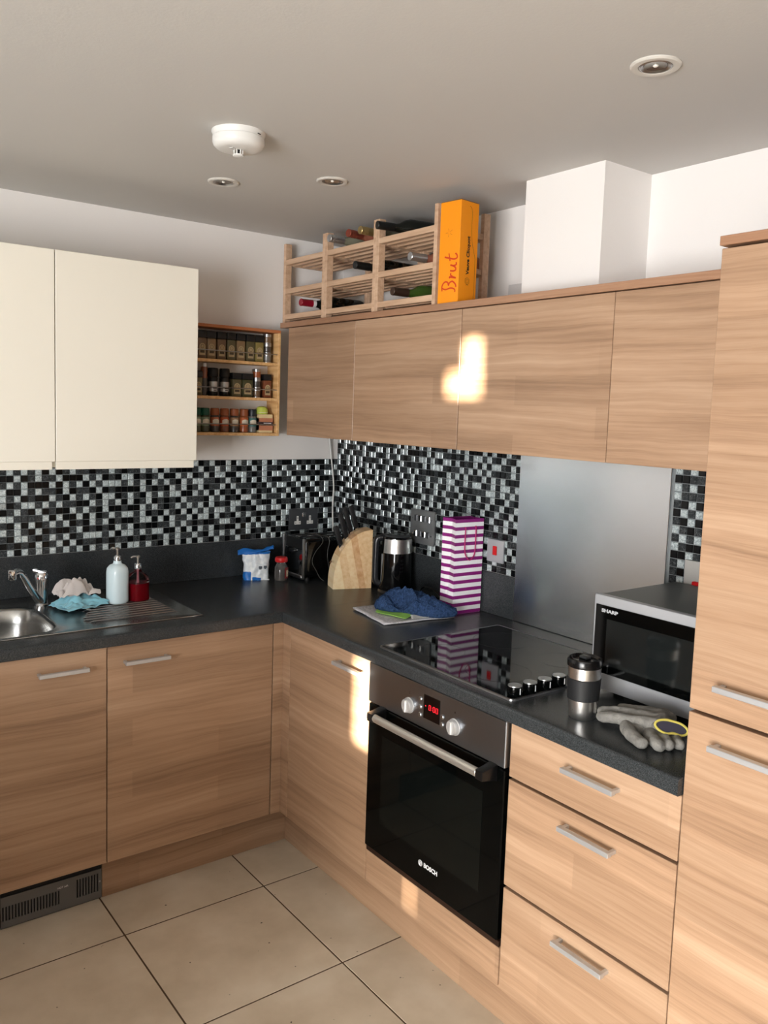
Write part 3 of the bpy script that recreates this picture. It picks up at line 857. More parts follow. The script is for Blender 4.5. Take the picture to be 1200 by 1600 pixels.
M_BCLOTH = mat('blue_cloth', (142, 206, 224), 0.9, sheen=.3, bump=.25, bscale=700)
M_WCLOTH = mat('white_cloth', (214, 206, 202), 0.9, sheen=.3, bump=.3, bscale=500)
def folded_cloth(layers, z0, gap, amp, seed, m, parent, th=.0022, n=26):
    """several wavy layers of one folded cloth; layers = list of 4-corner outlines (local xy)"""
    q = MB()
    for k, P in enumerate(layers):
        P = [Vector((*p, 0)) for p in P]
        def f(u, v, P=P, k=k):
            p = P[0] * (1 - u) * (1 - v) + P[1] * u * (1 - v) + P[2] * u * v + P[3] * (1 - u) * v
            p = p + Vector((mnoise.noise(Vector((u * 2.5, v * 2.5, seed + k))), mnoise.noise(Vector((u * 2.5, v * 2.5, seed + 9 + k))), 0)) * .012
            e = min(u, v, 1 - u, 1 - v) * 2
            w = abs(mnoise.noise(Vector((u * 3.1 + k * 3, v * 3.1, seed)))) * 1.6 + .5 * abs(mnoise.noise(Vector((u * 7, v * 7, seed + k))))
            return Vector((p.x, p.y, z0 + gap * k * (.35 + .65 * min(1, e * 2.2)) + amp * w * (.35 + .65 * min(1, e * 2))))
        q.grid(f, n, n)
    o = obj('cloth', q, m, parent, smooth=80)
    sm_ = o.modifiers.new('s', 'SOLIDIFY'); sm_.thickness = th; sm_.offset = 1
    sb = o.modifiers.new('b', 'SUBSURF'); sb.levels = 1; sb.render_levels = 1
    mods_to_mesh(o)
    return o
t = thing('dish_cloth', 'crumpled pale blue dish cloth beside the tap', 'cloth', (-1.262, -.262, TOP + .0040))
folded_cloth([[(-.090, .050), (-.058, -.090), (.098, -.030), (.070, .060)], [(-.086, .046), (-.050, -.074), (.104, -.018), (.062, .060)], [(-.080, .050), (-.062, -.040), (.080, -.006), (.050, .060)]],
             0.0, .013, .030, 3.3, M_BCLOTH, t)
obj('cloth_tag', MB().box(-.010, .006, -.092, -.066, .0, .0015, .0005, M=Matrix.Translation((.01, 0, .006)) @ Matrix.Rotation(.15, 4, 'Y')), mat('tag_grey', (150, 160, 158), .8), t, False, 0, 'small pale care tag')
t = thing('wiping_cloth', 'crumpled off-white wiping cloth heaped on the blue dish cloth', 'cloth', (-1.262, -.248, TOP + .040))
folded_cloth([[(-.074, .040), (-.060, -.036), (.078, -.022), (.060, .048)], [(-.066, .036), (-.050, -.034), (.070, -.016), (.050, .044)]], 0.0, .012, .060, 7.7, M_WCLOTH, t, .0022, 30)

# ------------------------------------------------------------------ soap bottles
M_PALE = mat('pale_blue_bottle', (222, 240, 246), 0.25, coat=.3)
def pump(parent, z, s=1.0, nozzle=PI * 1.05):
    r_ = Matrix.Rotation(nozzle, 4, 'Z')
    q = MB().lathe([(0, 0), (.0135 * s, 0), (.0135 * s, .014), (.0115 * s, .018), (.0045 * s, .019), (.0045 * s, .044), (0, .044)], 20, Matrix.Translation((0, 0, z)))
    pm = obj('pump', q, M_CHROME, parent)
    q = MB().lathe([(0, 0), (.0085 * s, 0), (.0085 * s, .006), (.005 * s, .009), (0, .009)], 16, Matrix.Translation((0, 0, z + .040)))
    q.tube([(0, 0, z + .0445), (.018, 0, z + .0450), (.027, 0, z + .0410)], [.0042, .0038, .003], 8, M=r_)
    obj('nozzle', q, M_CHROME, pm)
t = thing('soap_bottle', 'opaque pale blue pump bottle on the drainer', 'bottle', (-1.125, -.265, TOP + .0046), .3)
obj('bottle_body', MB().lathe([(0, 0), (.030, 0), (.0345, .005), (.0355, .012), (.0355, .114), (.0335, .128), (.025, .139), (.0145, .144), (.0125, .150), (.0125, .156), (0, .156)], 36, power=2.8), M_PALE, t)
pump(t, .1545, 1.0, PI * .62)
t = thing('soap_dispenser', 'clear glass pump bottle half full of red soap', 'bottle', (-1.048, -.262, TOP + .0046), .35)
gb = MB().lathe([(0, 0), (.034, 0), (.0365, .003), (.0365, .074), (.034, .088), (.025, .100), (.0135, .108), (.0115, .112), (.0115, .121), (0, .121)], 32, power=3.0)
M_SOAPGL = mat('soap_glass', (225, 225, 228), 0.05, trans=1.0, ior=1.2)
obj('glass_body', gb, M_SOAPGL, t)
obj('red_soap', MB().lathe([(0, .003), (.0335, .003), (.0345, .006), (.0345, .066), (0, .066)], 32, power=3.0), mat('red_soap', (142, 4, 22), 0.12, trans=.15, ior=1.3), t)
obj('dip_tube', MB().cyl((0, 0, .012), (0, 0, .12), .003, n=8), mat('dip_pink', (190, 120, 130), .4), t)
pump(t, .119, 1.0, PI * .9)

# ------------------------------------------------------------------ flour bag and coffee jar
def bag_mat():
    k = NT('flour_bag_paper')
    tc = k.n('TexCoord'); sep = k.n('SeparateXYZ'); k.l(tc.outputs['Object'], sep.inputs[0])
    n = k.noise(tc.outputs['Object'], 30.0, 3.0)
    x, z = sep.outputs[0], k.math('ADD', sep.outputs[2], k.math('MULTIPLY', k.math('SUBTRACT', n, 0.5), .012))
    top = k.math('GREATER_THAN', z, .108)
    low = k.math('MULTIPLY', k.math('LESS_THAN', z, .036), k.math('LESS_THAN', x, -.026))
    low2 = k.math('MULTIPLY', k.math('LESS_THAN', z, .012), k.math('MULTIPLY', k.math('GREATER_THAN', x, -.02), k.math('LESS_THAN', x, .016)))
    f = k.math('MAXIMUM', top, k.math('MAXIMUM', low, low2))
    base = k.ramp(k.noise(tc.outputs['Object'], 55.0, 2.0), [(.35, (214, 222, 228)), (.6, (240, 244, 246))])
    k.l(k.mix(f, base, lin((20, 108, 190))), k.p.inputs['Base Color']); k.p.inputs['Roughness'].default_value = .4
    return k.m
t = thing('flour_bag', 'crumpled white and blue paper bag with a folded top beside the toaster', 'bag', (-.470, -.100, TOP), math.radians(-20))
def bagf(u, v):
    a = 2 * PI * u
    c, s = math.cos(a), math.sin(a); p = 5 - 2.5 * v
    hx, hy = .053 + .010 * max(0, v - .6) * 2.5, .034 * (1 - .70 * max(0, v - .45) / .55)
    r = (abs(c / hx) ** p + abs(s / hy) ** p) ** (-1 / p)
    w = .006 * mnoise.noise(Vector((c * 2, s * 2, v * 5)))
    return Vector((r * c + w + .012 * max(0, v - .75) * -4 * .2, r * s + w, v * .118 + .004 * math.sin(3 * a) * v))
q = MB().grid(bagf, 48, 22, True)
q.prism([(-.052, -.033), (.052, -.033), (.052, .033), (-.052, .033)], .0, .002)
M_BAG = bag_mat()
obj('bag_body', q, M_BAG, t, smooth=60)
q = MB()
def topf(u, v):
    x = -.078 + .150 * u
    return Vector((x, -.014 + .030 * v + .004 * math.sin(u * 9), .108 + .018 * math.sin(PI * v) * (.6 + .4 * math.sin(u * 6 + 1)) + .022 * u + .006 * mnoise.noise(Vector((u * 6, v * 3, 1)))))
q.grid(topf, 28, 8)
o = obj('folded_top', q, mat('flour_bag_blue', (22, 104, 186), .4), t, smooth=60)
o.modifiers.new('s', 'SOLIDIFY').thickness = .008
obj('printed_mark', MB().box(.006, .020, -.0362, -.0345, .050, .060).box(.0085, .0175, -.0362, -.0345, .046, .050), mat('print_grey', (84, 92, 100), .6), t, False, 0)
obj('printed_mark', MB().box(.027, .040, -.0362, -.0345, .052, .062).box(.030, .037, -.0362, -.0345, .048, .052), MATS['print_grey'], t, False, 0)

t = thing('coffee_jar', 'small glass jar with a rounded red lid beside the flour bag', 'jar', (-.391, -.176, TOP), .2)
obj('glass_body', MB().lathe([(0, 0), (.0255, 0), (.028, .003), (.029, .03), (.0275, .058), (.020, .072), (.019, .082), (0, .082)], 28), mat('jar_glass', (120, 116, 112), .06, trans=.6, ior=1.35), t)
obj('coffee', MB().lathe([(0, .002), (.0255, .002), (.0268, .03), (.024, .052), (0, .052)], 24), mat('coffee_brown', (40, 24, 18), .8), t)
obj('label', MB().grid(lambda u, v: Vector((.0298 * math.cos(-1.75 + 1.0 * u), .0298 * math.sin(-1.75 + 1.0 * u), .012 + .046 * v)), 12, 2), mat('label_dark_red', (120, 22, 28), .5), t, False, 60, 'dark red label')
obj('label_patch', MB().grid(lambda u, v: Vector((.0303 * math.cos(-1.5 + .5 * u), .0303 * math.sin(-1.5 + .5 * u), .02 + .026 * v)), 8, 2), mat('label_cream', (206, 188, 158), .5), t, False, 60)
obj('lid', MB().lathe([(0, .080), (.0255, .080), (.0275, .084), (.0275, .093), (.024, .100), (0, .1035)], 28), M_RED, t)

# ------------------------------------------------------------------ toaster
t = thing('toaster', 'glossy black toaster with chrome end panel in the corner', 'toaster', (-.195, -.170, TOP))
obj('body', MB().box(-.128, .150, -.085, .085, .014, .182, .016, 3), mat('toaster_black', (7, 7, 8), .07, coat=.5), t, smooth=40)
q = MB().box(-.140, -.127, -.088, -.076, .010, .184, .005, 2).box(-.140, -.127, .074, .092, .010, .186, .004, 2).box(-.140, -.127, -.076, .074, .010, .026, .003, 1)
obj('end_frame', q, M_STEEL, t, smooth=40)
obj('end_panel', MB().box(-.136, -.127, -.0765, .066, .026, .135, .001), M_CHROME, t, False, 0, 'mirror-like chrome end panel')
obj('lever_recess', MB().box(-.134, -.127, -.0765, .066, .136, .180, .002), M_BLACKM, t, False, 0)
for y in (-.032, .032): obj('bread_slot', MB().box(-.10, .12, y - .016, y + .016, .1815, .1835, .0006), M_BLACKM, t, False, 0)
obj('lever', MB().box(-.150, -.135, -.018, .018, .118, .130, .003, 2), M_BLACKP, t)
for x in (-.10, .12):
    for y in (-.06, .06): obj('foot', MB().cyl((x, y, 0), (x, y, .016), .011, n=12), M_BLACKM, t)
# two thin grey wires hanging over the toaster
CR = lambda pts, n=10: [Vector(p) for p in pts] if len(pts) < 3 else [0.5 * ((2 * p1) + (p2 - p0) * s + (2 * p0 - 5 * p1 + 4 * p2 - p3) * s * s + (-p0 + 3 * p1 - 3 * p2 + p3) * s ** 3)
      for p0, p1, p2, p3 in [(Vector(pts[max(i - 1, 0)]), Vector(pts[i]), Vector(pts[i + 1]), Vector(pts[min(i + 2, len(pts) - 1)])) for i in range(len(pts) - 1)] for s in [k / n for k in range(n)]] + [Vector(pts[-1])]
for nm, pts in (('thin grey cable looping down the front of the toaster, left one', [(-.195, -.13, 1.0957), (-.222, -.20, 1.0957), (-.237, -.245, 1.0957), (-.240, -.2605, 1.075), (-.275, -.2600, 1.035), (-.290, -.2600, .995), (-.270, -.262, .955), (-.255, -.268, .925), (-.245, -.285, .9125)]),
                ('thin grey cable hanging down the front of the toaster, right one', [(-.235, -.10, 1.0957), (-.215, -.19, 1.0957), (-.208, -.246, 1.0957), (-.206, -.2605, 1.075), (-.214, -.2600, 1.02), (-.205, -.2605, .965), (-.195, -.264, .930), (-.185, -.278, .9125)])):
    tag(obj('thin_cable', MB().tube(CR(pts, 6), .0014, 6), mat('cable_grey', (74, 72, 68), .5)), nm, 'cable')
tag(obj('power_cable', MB().tube(CR([(-.062, -.020, 1.535), (-.058, -.017, 1.49), (-.044, -.015, 1.40), (-.030, -.016, 1.29), (-.034, -.018, 1.19), (-.031, -.020, 1.10), (-.028, -.02, 1.0), (-.026, -.022, .914)], 6), .0036, 8), M_WHITEP),
    'white power cable running down the mosaic in the corner', 'cable')

# ------------------------------------------------------------------ knife block with four knives
v0, v1 = Vector((-.297, -.434, 0)), Vector((-.139, -.489, 0))
ex = (v1 - v0).normalized()
t = thing('knife_block', 'laminated pale wood knife block with a curved back', 'knife block', (v0.x, v0.y, TOP), math.atan2(ex.y, ex.x))
TH = .088                       # thickness, away from the viewer (+y local)
Wd, Hh = .163, .243
def arc(k):                     # quarter outline, k 0..1 from bottom-left to top-right
    a = k * PI / 2 * .96
    return Vector((Wd - Wd * math.cos(a) ** 1.0, 0, .012 + (Hh - .012) * math.sin(a) ** .95))
outl = [(0, 0)] + [(arc(k / 20).x, arc(k / 20).z) for k in range(21)] + [(Wd, Hh), (Wd, 0)]
def clip(poly, xf, side):
    """clip polygon with slanted line x = xf + -.16*z (lamination joint)"""
    f = lambda p: (p[0] - (xf - .20 * p[1] + .0)) * side
    out = []
    for i in range(len(poly)):
        a, b = poly[i], poly[(i + 1) % len(poly)]; fa, fb = f(a), f(b)
        if fa >= 0: out.append(a)
        if (fa > 0 > fb) or (fa < 0 < fb):
            s = fa / (fa - fb); out.append((a[0] + (b[0] - a[0]) * s, a[1] + (b[1] - a[1]) * s))
    return out
MX = Matrix(((1, 0, 0, 0), (0, 0, -1, TH), (0, 1, 0, 0), (0, 0, 0, 1)))
cuts = [-.05, .050, .082, .112, .140, .30]
for i in range(5):
    pl = clip(clip(outl, cuts[i], 1), cuts[i + 1], -1)
    if len(pl) > 2: obj('wood_strip', MB().prism(pl, 0, TH, MX), M_BAMB[(0, 1, 3, 2, 1)[i]], t, False, 20)
obj('stamp', MB().box(.018, .030, .030, .050, .0, .001, M=Matrix.Translation((-.013, .0, .0)) @ Matrix.Translation((0, 0, .085)) @ Matrix.Rotation(math.radians(-62), 4, 'Y')), mat('burnt_stamp', (120, 84, 56), .7), t, False, 0)
M_KN = mat('knife_handle_black', (20, 20, 22), .42)
for i, (k, L, dy) in enumerate(((.46, .098, .030), (.60, .118, .036), (.71, .120, .050), (.82, .110, .056))):
    p = arc(k)
    base = Matrix.Translation(t.location) @ Matrix.Rotation(t.rotation_euler.z, 4, 'Z') @ Vector((p.x + .004, dy, p.z - .006))
    kt = thing('kitchen_knife', ('shortest black-handled knife, lowest in the block', 'black-handled knife second from the lowest in the block', 'black-handled knife second from the top of the block', 'black-handled knife highest in the block')[i],
               'knife', base, t.rotation_euler.z, 'knives in the wooden block')
    kt.rotation_euler = (0, math.radians(-17), t.rotation_euler.z)
    obj('blade', MB().box(-.0105, .0105, -.001, .001, -.055, .012), M_CHROME, kt, False, 0)
    obj('bolster', MB().box(-.0085, .0085, -.0062, .0062, .010, .024, .002), M_CHROME, kt, False, 0)
    pr = [(-.0095, .024), (.0095, .024), (.0105, .05), (.0098, L * .75), (.0115, L), (.006, L + .007), (-.008, L + .005), (-.012, L - .004), (-.0095, L * .7), (-.0108, .05)]
    obj('handle', MB().prism(pr, -.0075, .0075, Matrix(((1, 0, 0, 0), (0, 0, -1, 0), (0, 1, 0, 0), (0, 0, 0, 1))), bev=.0025), M_KN, kt)
    obj('tang', MB().box(.0094, .0112, -.0012, .0012, .026, L - .004), M_CHROME, kt, False, 0)

# ------------------------------------------------------------------ kettle
t = thing('kettle', 'tall black kettle with a brushed steel band under its lid', 'kettle', (-.098, -.592, TOP), math.atan2(.6, -.8))
obj('base', MB().lathe([(0, 0), (.070, 0), (.072, .004), (.070, .014), (.062, .018), (0, .018)], 36), M_BLACKP, t)
M_KB = mat('kettle_black', (9, 9, 10), .1, coat=.4)
obj('kettle_body', MB().lathe([(0, .0185), (.064, .0185), (.066, .024), (.062, .14), (.0590, .226), (.054, .231), (0, .231)], 40), M_KB, t)
kb = MB().grid(lambda u, v: Vector(((.0640 - .0030 * v) * math.cos(.62 + (2 * PI - 1.24) * u), (.0640 - .0030 * v) * math.sin(.62 + (2 * PI - 1.24) * u), .166 + .056 * v)), 40, 2)
o = obj('steel_band', kb, M_MUG, t, False, 60)
obj('lid', MB().lathe([(0, .2305), (.056, .2305), (.057, .234), (.052, .2375), (.02, .239), (0, .239)], 36), mat('lid_grey', (58, 60, 62), .25), t)
hq = MB().tube(CR([(.050, 0, .222), (.070, 0, .221), (.081, 0, .208), (.083, 0, .16), (.083, 0, .09), (.080, 0, .045), (.060, 0, .034)], 5), .0145, 12)
obj('handle', hq, mat('kettle_handle', (34, 35, 38), .22), t)
gz = MB().box(-.0035, .0035, -.0655, -.060, .045, .160, .0015, M=Matrix.Rotation(math.radians(112), 4, 'Z'))
obj('water_gauge', gz, M_STEEL, t, False, 30)
_pc = obj('power_cord', MB().tube(CR([(-.045, -.625, .916), (-.030, -.66, .914), (-.05, -.70, .938), (-.06, -.735, .955), (-.05, -.775, .950), (-.04, -.80, .930), (-.04, -.82, .9145), (-.065, -.80, .9145), (-.09, -.74, .9145), (-.12, -.70, .9145)], 6), .0038, 8), M_BLACKP)
_pc.data.transform((Matrix.Translation(t.location) @ Matrix.Rotation(t.rotation_euler.z, 4, 'Z')).inverted()); _pc.parent = t

# ------------------------------------------------------------------ striped paper bag
def stripe_mat():
    k = NT('striped_paper')
    tc = k.n('TexCoord'); sep = k.n('SeparateXYZ'); k.l(tc.outputs['Object'], sep.inputs[0])
    f = k.math('FRACT', k.math('DIVIDE', k.math('SUBTRACT', .3502, sep.outputs[2]), .02812))
    k.l(k.mix(k.math('LESS_THAN', f, .45), lin((248, 248, 250)), lin((134, 22, 116))), k.p.inputs['Base Color'])
    k.p.inputs['Roughness'].default_value = .38
    return k.m
t = thing('gift_bag', 'tall paper gift bag with purple and white stripes standing by the wall', 'bag', (-.083, -.967, TOP), math.radians(-3))
hw, hd2, BH = .066, .038, .350
pts = [(-hw, -hd2), (hw, -hd2), (hw, hd2), (-hw, hd2)]
q = MB()
def bag_side(u, v):
    """left gusset, creased inwards at mid depth"""
    cr = .013 * min(1, v * 1.6) * (1 - abs(2 * u - 1))
    return Vector((-hw + cr, hd2 - 2 * hd2 * u, BH * v))
tb = bmesh.new()
ring = lambda z, c, s: [(-hw + s, -hd2 + s, z), (hw - s, -hd2 + s, z), (hw - s - c, 0, z), (hw - s, hd2 - s, z), (-hw + s, hd2 - s, z), (-hw + s + c, 0, z)]
RR = [[tb.verts.new(p) for p in ring(z, c, s)] for z, c, s in ((0, 0, 0), (.06, 0.001, 0), (.12, .009, 0), (.25, .013, 0), (BH, .015, 0), (BH, .015, .0012), (.25, .013, .0012), (.02, 0, .0012))]
for a, b in zip(RR, RR[1:]):
    for i in range(6): tb.faces.new((a[i], a[(i + 1) % 6], b[(i + 1) % 6], b[i]))
tb.faces.new(RR[0][::-1]); tb.faces.new(RR[-1])
bmesh.ops.recalc_face_normals(tb, faces=tb.faces)
q._add(tb)
obj('bag_body', q, stripe_mat(), t, smooth=0)
M_CORD = mat('pink_cord', (178, 34, 104), .6)
for s in (-1,):
    y = -hd2 - .0035
    obj('cord_handle', MB().tube(CR([(-.022, -hd2 + .003, .316), (-.022, y, .316), (-.023, y, .26), (-.022, y - .002, .225), (-.008, y - .003, .203), (.006, y - .003, .201), (.022, y - .002, .220), (.027, y, .255), (.027, y, .318), (.027, -hd2 + .003, .318)], 6), .0022, 8), M_CORD, t)
obj('cord_handle', MB().tube(CR([(-.022, hd2 - .003, .316), (-.022, hd2 + .0035, .316), (-.022, hd2 + .004, .24), (0, hd2 + .005, .205), (.024, hd2 + .004, .24), (.026, hd2 + .0035, .318), (.026, hd2 - .003, .318)], 5), .0022, 8), M_CORD, t)

# ------------------------------------------------------------------ papers, leaflet and towel
def sheet(name, label, cat, pts, z, m, th=.0012, wav=.0, nu=18, nv=14, group=None):
    """quad sheet pts (world xy, 4 corners) with waves, thin solid"""
    P = [Vector((*p, 0)) for p in pts]
    def f(u, v):
        p = P[0] * (1 - u) * (1 - v) + P[1] * u * (1 - v) + P[2] * u * v + P[3] * (1 - u) * v
        e = max(abs(2 * u - 1), abs(2 * v - 1))
        return Vector((p.x + .008 * mnoise.noise(Vector((v * 3, u * 3, z * 90))), p.y + .008 * mnoise.noise(Vector((u * 3, v * 3, z * 50))),
                       z + wav * (.5 + .5 * mnoise.noise(Vector((u * 2.2, v * 2.2, z * 31)))) * (.4 + .6 * e)))
    o = obj(name, MB().grid(f, nu, nv), m, None, False, 60)
    s = o.modifiers.new('s', 'SOLIDIFY'); s.thickness = th; s.offset = 1
    mods_to_mesh(o)
    return tag(o, label, cat, group)
def print_mat(name, base, ink, sc, thr):
    k = NT(name); g = k.n('NewGeometry')
    mp = k.n('Mapping'); mp.inputs['Scale'].default_value = (sc, sc * .25, sc); k.l(g.outputs['Position'], mp.inputs['Vector'])
    n = k.noise(mp.outputs['Vector'], 1.0, 3.0, .7)
    b = k.noise(g.outputs['Position'], 14.0, 1.0)
    f = k.math('MULTIPLY', k.math('GREATER_THAN', n, thr), k.math('GREATER_THAN', b, .46))
    k.l(k.mix(k.math('MULTIPLY', f, .55), lin(base), lin(ink)), k.p.inputs['Base Color']); k.p.inputs['Roughness'].default_value = .6
    return k.m
sheet('magazine', 'white and grey magazine lying open under the blue towel', 'magazine', [(-.420, -.752), (-.462, -1.005), (-.172, -1.036), (-.150, -.775)], TOP + .0006, print_mat('magazine_page', (214, 212, 216), (140, 138, 140), 300, .5), .004, .006)
sheet('leaflet', 'lime green leaflet poking out from under the towel', 'leaflet', [(-.330, -.800), (-.400, -.868), (-.366, -1.000), (-.25, -.95)], TOP + .0100, mat('leaflet_green', (158, 214, 98), .5), .0012, .007)
sheet('receipt', 'creased white printed paper under the front edge of the towel', 'paper', [(-.330, -.985), (-.352, -1.015), (-.222, -1.055), (-.20, -.98)], TOP + .0125, print_mat('receipt_paper', (226, 228, 226), (90, 92, 92), 420, .52), .001, .008)
M_TOWEL = mat('navy_towel', (56, 80, 120), .95, spec=.1, bump=1.0, bscale=260, var=.45, vscale=120)
t = thing('tea_towel', 'crumpled navy blue terry towel heaped on the magazine', 'towel', (-.262, -.905, TOP + .0135), math.radians(-70))
def ol3(a):
    c, s = math.cos(a), math.sin(a)
    k = 1 + .13 * math.sin(3 * a + 2.2) + .07 * math.sin(5 * a + .5) + .02 * math.sin(12 * a)
    p = 2.6; r = (abs(c / .155) ** p + abs(s / .080) ** p) ** (-1 / p)
    return r * c * k, r * s * k
def t_top(x, y, v, a):
    ridge = math.exp(-((y + .015 + .25 * x) / .045) ** 2)
    return (.062 * (1 - v ** 3) ** .6 * (.30 + .34 * ridge + .62 * fold(x, y, 9, 14)) * (1.0 - 1.9 * max(0, x - .02)) + .010 * fold(x, y, 4, 34) + .014 * (v ** 4) * (.5 + .5 * math.sin(5 * a + 1))) * (1 if v < .98 else .55)
obj('towel', crumple(ol3, t_top, 96, 30), M_TOWEL, t, smooth=80)

# ------------------------------------------------------------------ hob
hb = thing('hob', 'black glass electric hob with a thin steel rim', 'hob', ((HX0 + HX1) / 2, (HY0 + HY1) / 2, TOP))
q = MB()
def rrect(x0, x1, y0, y1, r, n=6):
    out = []
    for cx, cy, a0 in ((x1 - r, y1 - r, 0), (x0 + r, y1 - r, PI / 2), (x0 + r, y0 + r, PI), (x1 - r, y0 + r, 3 * PI / 2)):
        out += [(cx + r * math.cos(a0 + PI / 2 * k / n), cy + r * math.sin(a0 + PI / 2 * k / n)) for k in range(n + 1)]
    return out
t = bmesh.new()
lo = []
for ins, z in ((0, 0.0002), (.0005, .0050), (.0045, .0060), (.0060, .0050), (.0060, .0002)):
    lo.append([t.verts.new((x, y, TOP + z)) for x, y in rrect(HX0 + ins, HX1 - ins, HY0 + ins, HY1 - ins, .014 - ins)])
n = len(lo[0])
for a, b in zip(lo, lo[1:]):
    for i in range(n): t.faces.new((a[i], a[(i + 1) % n], b[(i + 1) % n], b[i]))
bmesh.ops.recalc_face_normals(t, faces=t.faces)
obj('rim', MB()._add(t), M_STEEL, hb, True, 30, 'thin steel rim')
obj('glass_plate', MB().prism(rrect(HX0 + .006, HX1 - .006, HY0 + .006, HY1 - .006, .008), TOP + .0002, TOP + .0052), M_BLACKG, hb, True, 20)
M_RING = mat('zone_print', (18, 18, 19), .2)
for x, y, r in ((-.245, -1.355, .095), (-.500, -1.345, .075), (-.245, -1.605, .075), (-.490, -1.585, .095)):
    obj('cooking_zone', MB().tube([(x + r * math.cos(a), y + r * math.sin(a), TOP + .0050) for a in [2 * PI * k / 40 for k in range(40)]], .0006, 5, True), M_RING, hb, True)
for x, y in ((-.598, -1.754), (-.543, -1.756), (-.487, -1.757), (-.430, -1.757)):
    k = obj('knob', MB().lathe([(0, .0053), (.0185, .0053), (.0195, .008), (.0195, .029), (.0188, .031), (0, .031)], 28, Matrix.Translation((x, y, TOP))), M_OVENGL, hb, True)
    obj('knob_cap', MB().lathe([(0, .0308), (.0186, .0308), (.0178, .0335), (0, .0340)], 28, Matrix.Translation((x, y, TOP))), M_STEEL, k, True, 35, 'brushed steel knob cap')
    obj('pointer', MB().box(x - .0014, x + .0014, y - .0200, y - .0185, TOP + .012, TOP + .028), M_PRINTW, k, True, 0)

# ------------------------------------------------------------------ travel mug
t = thing('travel_mug', 'steel travel mug with black grip and lid at the front of the worktop', 'mug', (-.556, -1.943, TOP))
obj('cup', MB().lathe([(0, 0), (.030, 0), (.0325, .003), (.0345, .02), (.0385, .072), (.0405, .133), (0, .133)], 40), M_MUG, t)
obj('grip', MB().lathe([(.0368, .0475), (.0388, .0490), (.0415, .100), (.0395, .1015)], 40), mat('grip_rubber', (24, 25, 27), .55), t)
obj('lid', MB().lathe([(.030, .128), (.0405, .1285), (.0428, .131), (.0432, .142), (.0405, .149), (.0375, .150), (.034, .143), (.012, .1425), (0, .1425)], 40), mat('lid_black', (14, 14, 15), .22), t)
obj('lid_slider', MB().box(-.010, .010, -.012, .012, .1425, .150, .003, 2, M=Matrix.Translation((.012, .010, 0))), mat('lid_slider_grey', (60, 62, 64), .3), t)

# ------------------------------------------------------------------ microwave
t = thing('microwave', 'silver microwave with a black glass door on the worktop by the tall cabinet', 'microwave', (-.21, -2.057, TOP))
mx0, mx1, my0, my1, mz0, mz1 = -.392, -.035, -2.2825, -1.830, TOP + .016, 1.181
obj('casing', MB().box(mx0 + .022, mx1, my0 + .003, my1 - .003, mz0, mz1 - .003, .004), mat('microwave_case', (92, 92, 90), .42, .4), t, True, 30)
for x in (-.33, -.08):
    for y in (my0 + .05, my1 - .05): obj('foot', MB().cyl((x, y, TOP), (x, y, mz0 + .001), .014, n=14), M_BLACKM, t, True)
fr = obj('front_frame', MB().box(mx0, mx0 + .022, my0, my1, mz0 + .002, mz1, .005, 2), M_SILVERP, t, True, 40)
dr = obj('door', MB().box(mx0 - .004, mx0 + .001, my0 + .006, my1 - .009, mz0 + .048, mz1 - .026, .0015), M_BLACKG, t, True, 0, 'black glass microwave door')
obj('viewing_window', MB().box(mx0 - .0046, mx0 - .003, my0 + .026, my1 - .048, mz0 + .072, mz1 - .060), mat('microwave_window', (24, 27, 27), .1, spec=.6), dr, True, 0, 'dark grey mesh viewing window')
Mx = frame((mx0 - .0042, -1.8850, 1.1412), (0, -1, 0), (0, 0, 1)) @ Matrix.Diagonal((1.45, 1, 1, 1))
lg = text_obj('maker_logo', 'SHARP', .0120, Mx, mat('logo_grey', (176, 178, 180), .4), None, .0003, 0, .0006)
lg.data.transform(Matrix.Translation(-Vector(t.location))); lg.parent = dr

# ------------------------------------------------------------------ switch plates and sockets
def plate_mat_gap(): return None
t = thing('double_socket', 'dark metal double power socket on the mosaic above the toaster', 'socket', (-.187, -.008, 1.141))
obj('plate', MB().box(-.2625, -.1120, -.0165, -.0085, 1.0945, 1.1885, .002, 2), M_NICKEL, t, True, 30)
for x in (-.2195, -.1545):
    ins = obj('insert', MB().box(x - .005, x + .005, -.0172, -.016, 1.129, 1.157, .0004).box(x - .0165, x + .0165, -.0171, -.016, 1.119, 1.134, .0004), M_WHITEP, t, True, 0, 'white socket insert')
    obj('pin_hole', MB().box(x - .0015, x + .0015, -.0174, -.0170, 1.144, 1.152), M_BLACKM, ins, True, 0)
    for s in (-1, 1): obj('pin_hole', MB().box(x + s * .010 - .0022, x + s * .010 + .0022, -.0174, -.0169, 1.1245, 1.1275), M_BLACKM, ins, True, 0)
obj('rocker', MB().box(-.196, -.178, -.0195, -.016, 1.153, 1.172, .002), M_CHROME, t, True, 30)
t = thing('switch_plate', 'steel grid plate with eight small rocker switches left of the gift bag', 'switch', (-.008, -.649, 1.18))
obj('plate', MB().box(-.0165, -.0085, -.7245, -.5735, 1.1095, 1.2490, .002, 2), mat('grid_plate_steel', (132, 134, 136), .36, 0.6), t, True, 30)
for r_, z in enumerate((1.213, 1.150)):
    for k in range(4):
        y = -.6095 - .0265 * k
        obj('rocker', MB().box(-.0205, -.016, y - .009, y + .009, z - .0125, z + .0125, .002, M=None), M_CHROME if (k + r_) % 2 else M_NICKEL, t, True, 30)
    for y in (-.590, -.708): obj('screw', MB().cyl((-.0180, y, z - .002), (-.0160, y, z - .002), .003, n=10), M_CHROME, t, True)
t = thing('cooker_switch', 'square steel switch plate with a red rocker right of the gift bag', 'switch', (-.008, -1.070, 1.147))
obj('plate', MB().box(-.0165, -.0085, -1.1125, -1.0285, 1.1055, 1.1885, .002, 2), M_SILVERP, t, True, 30)
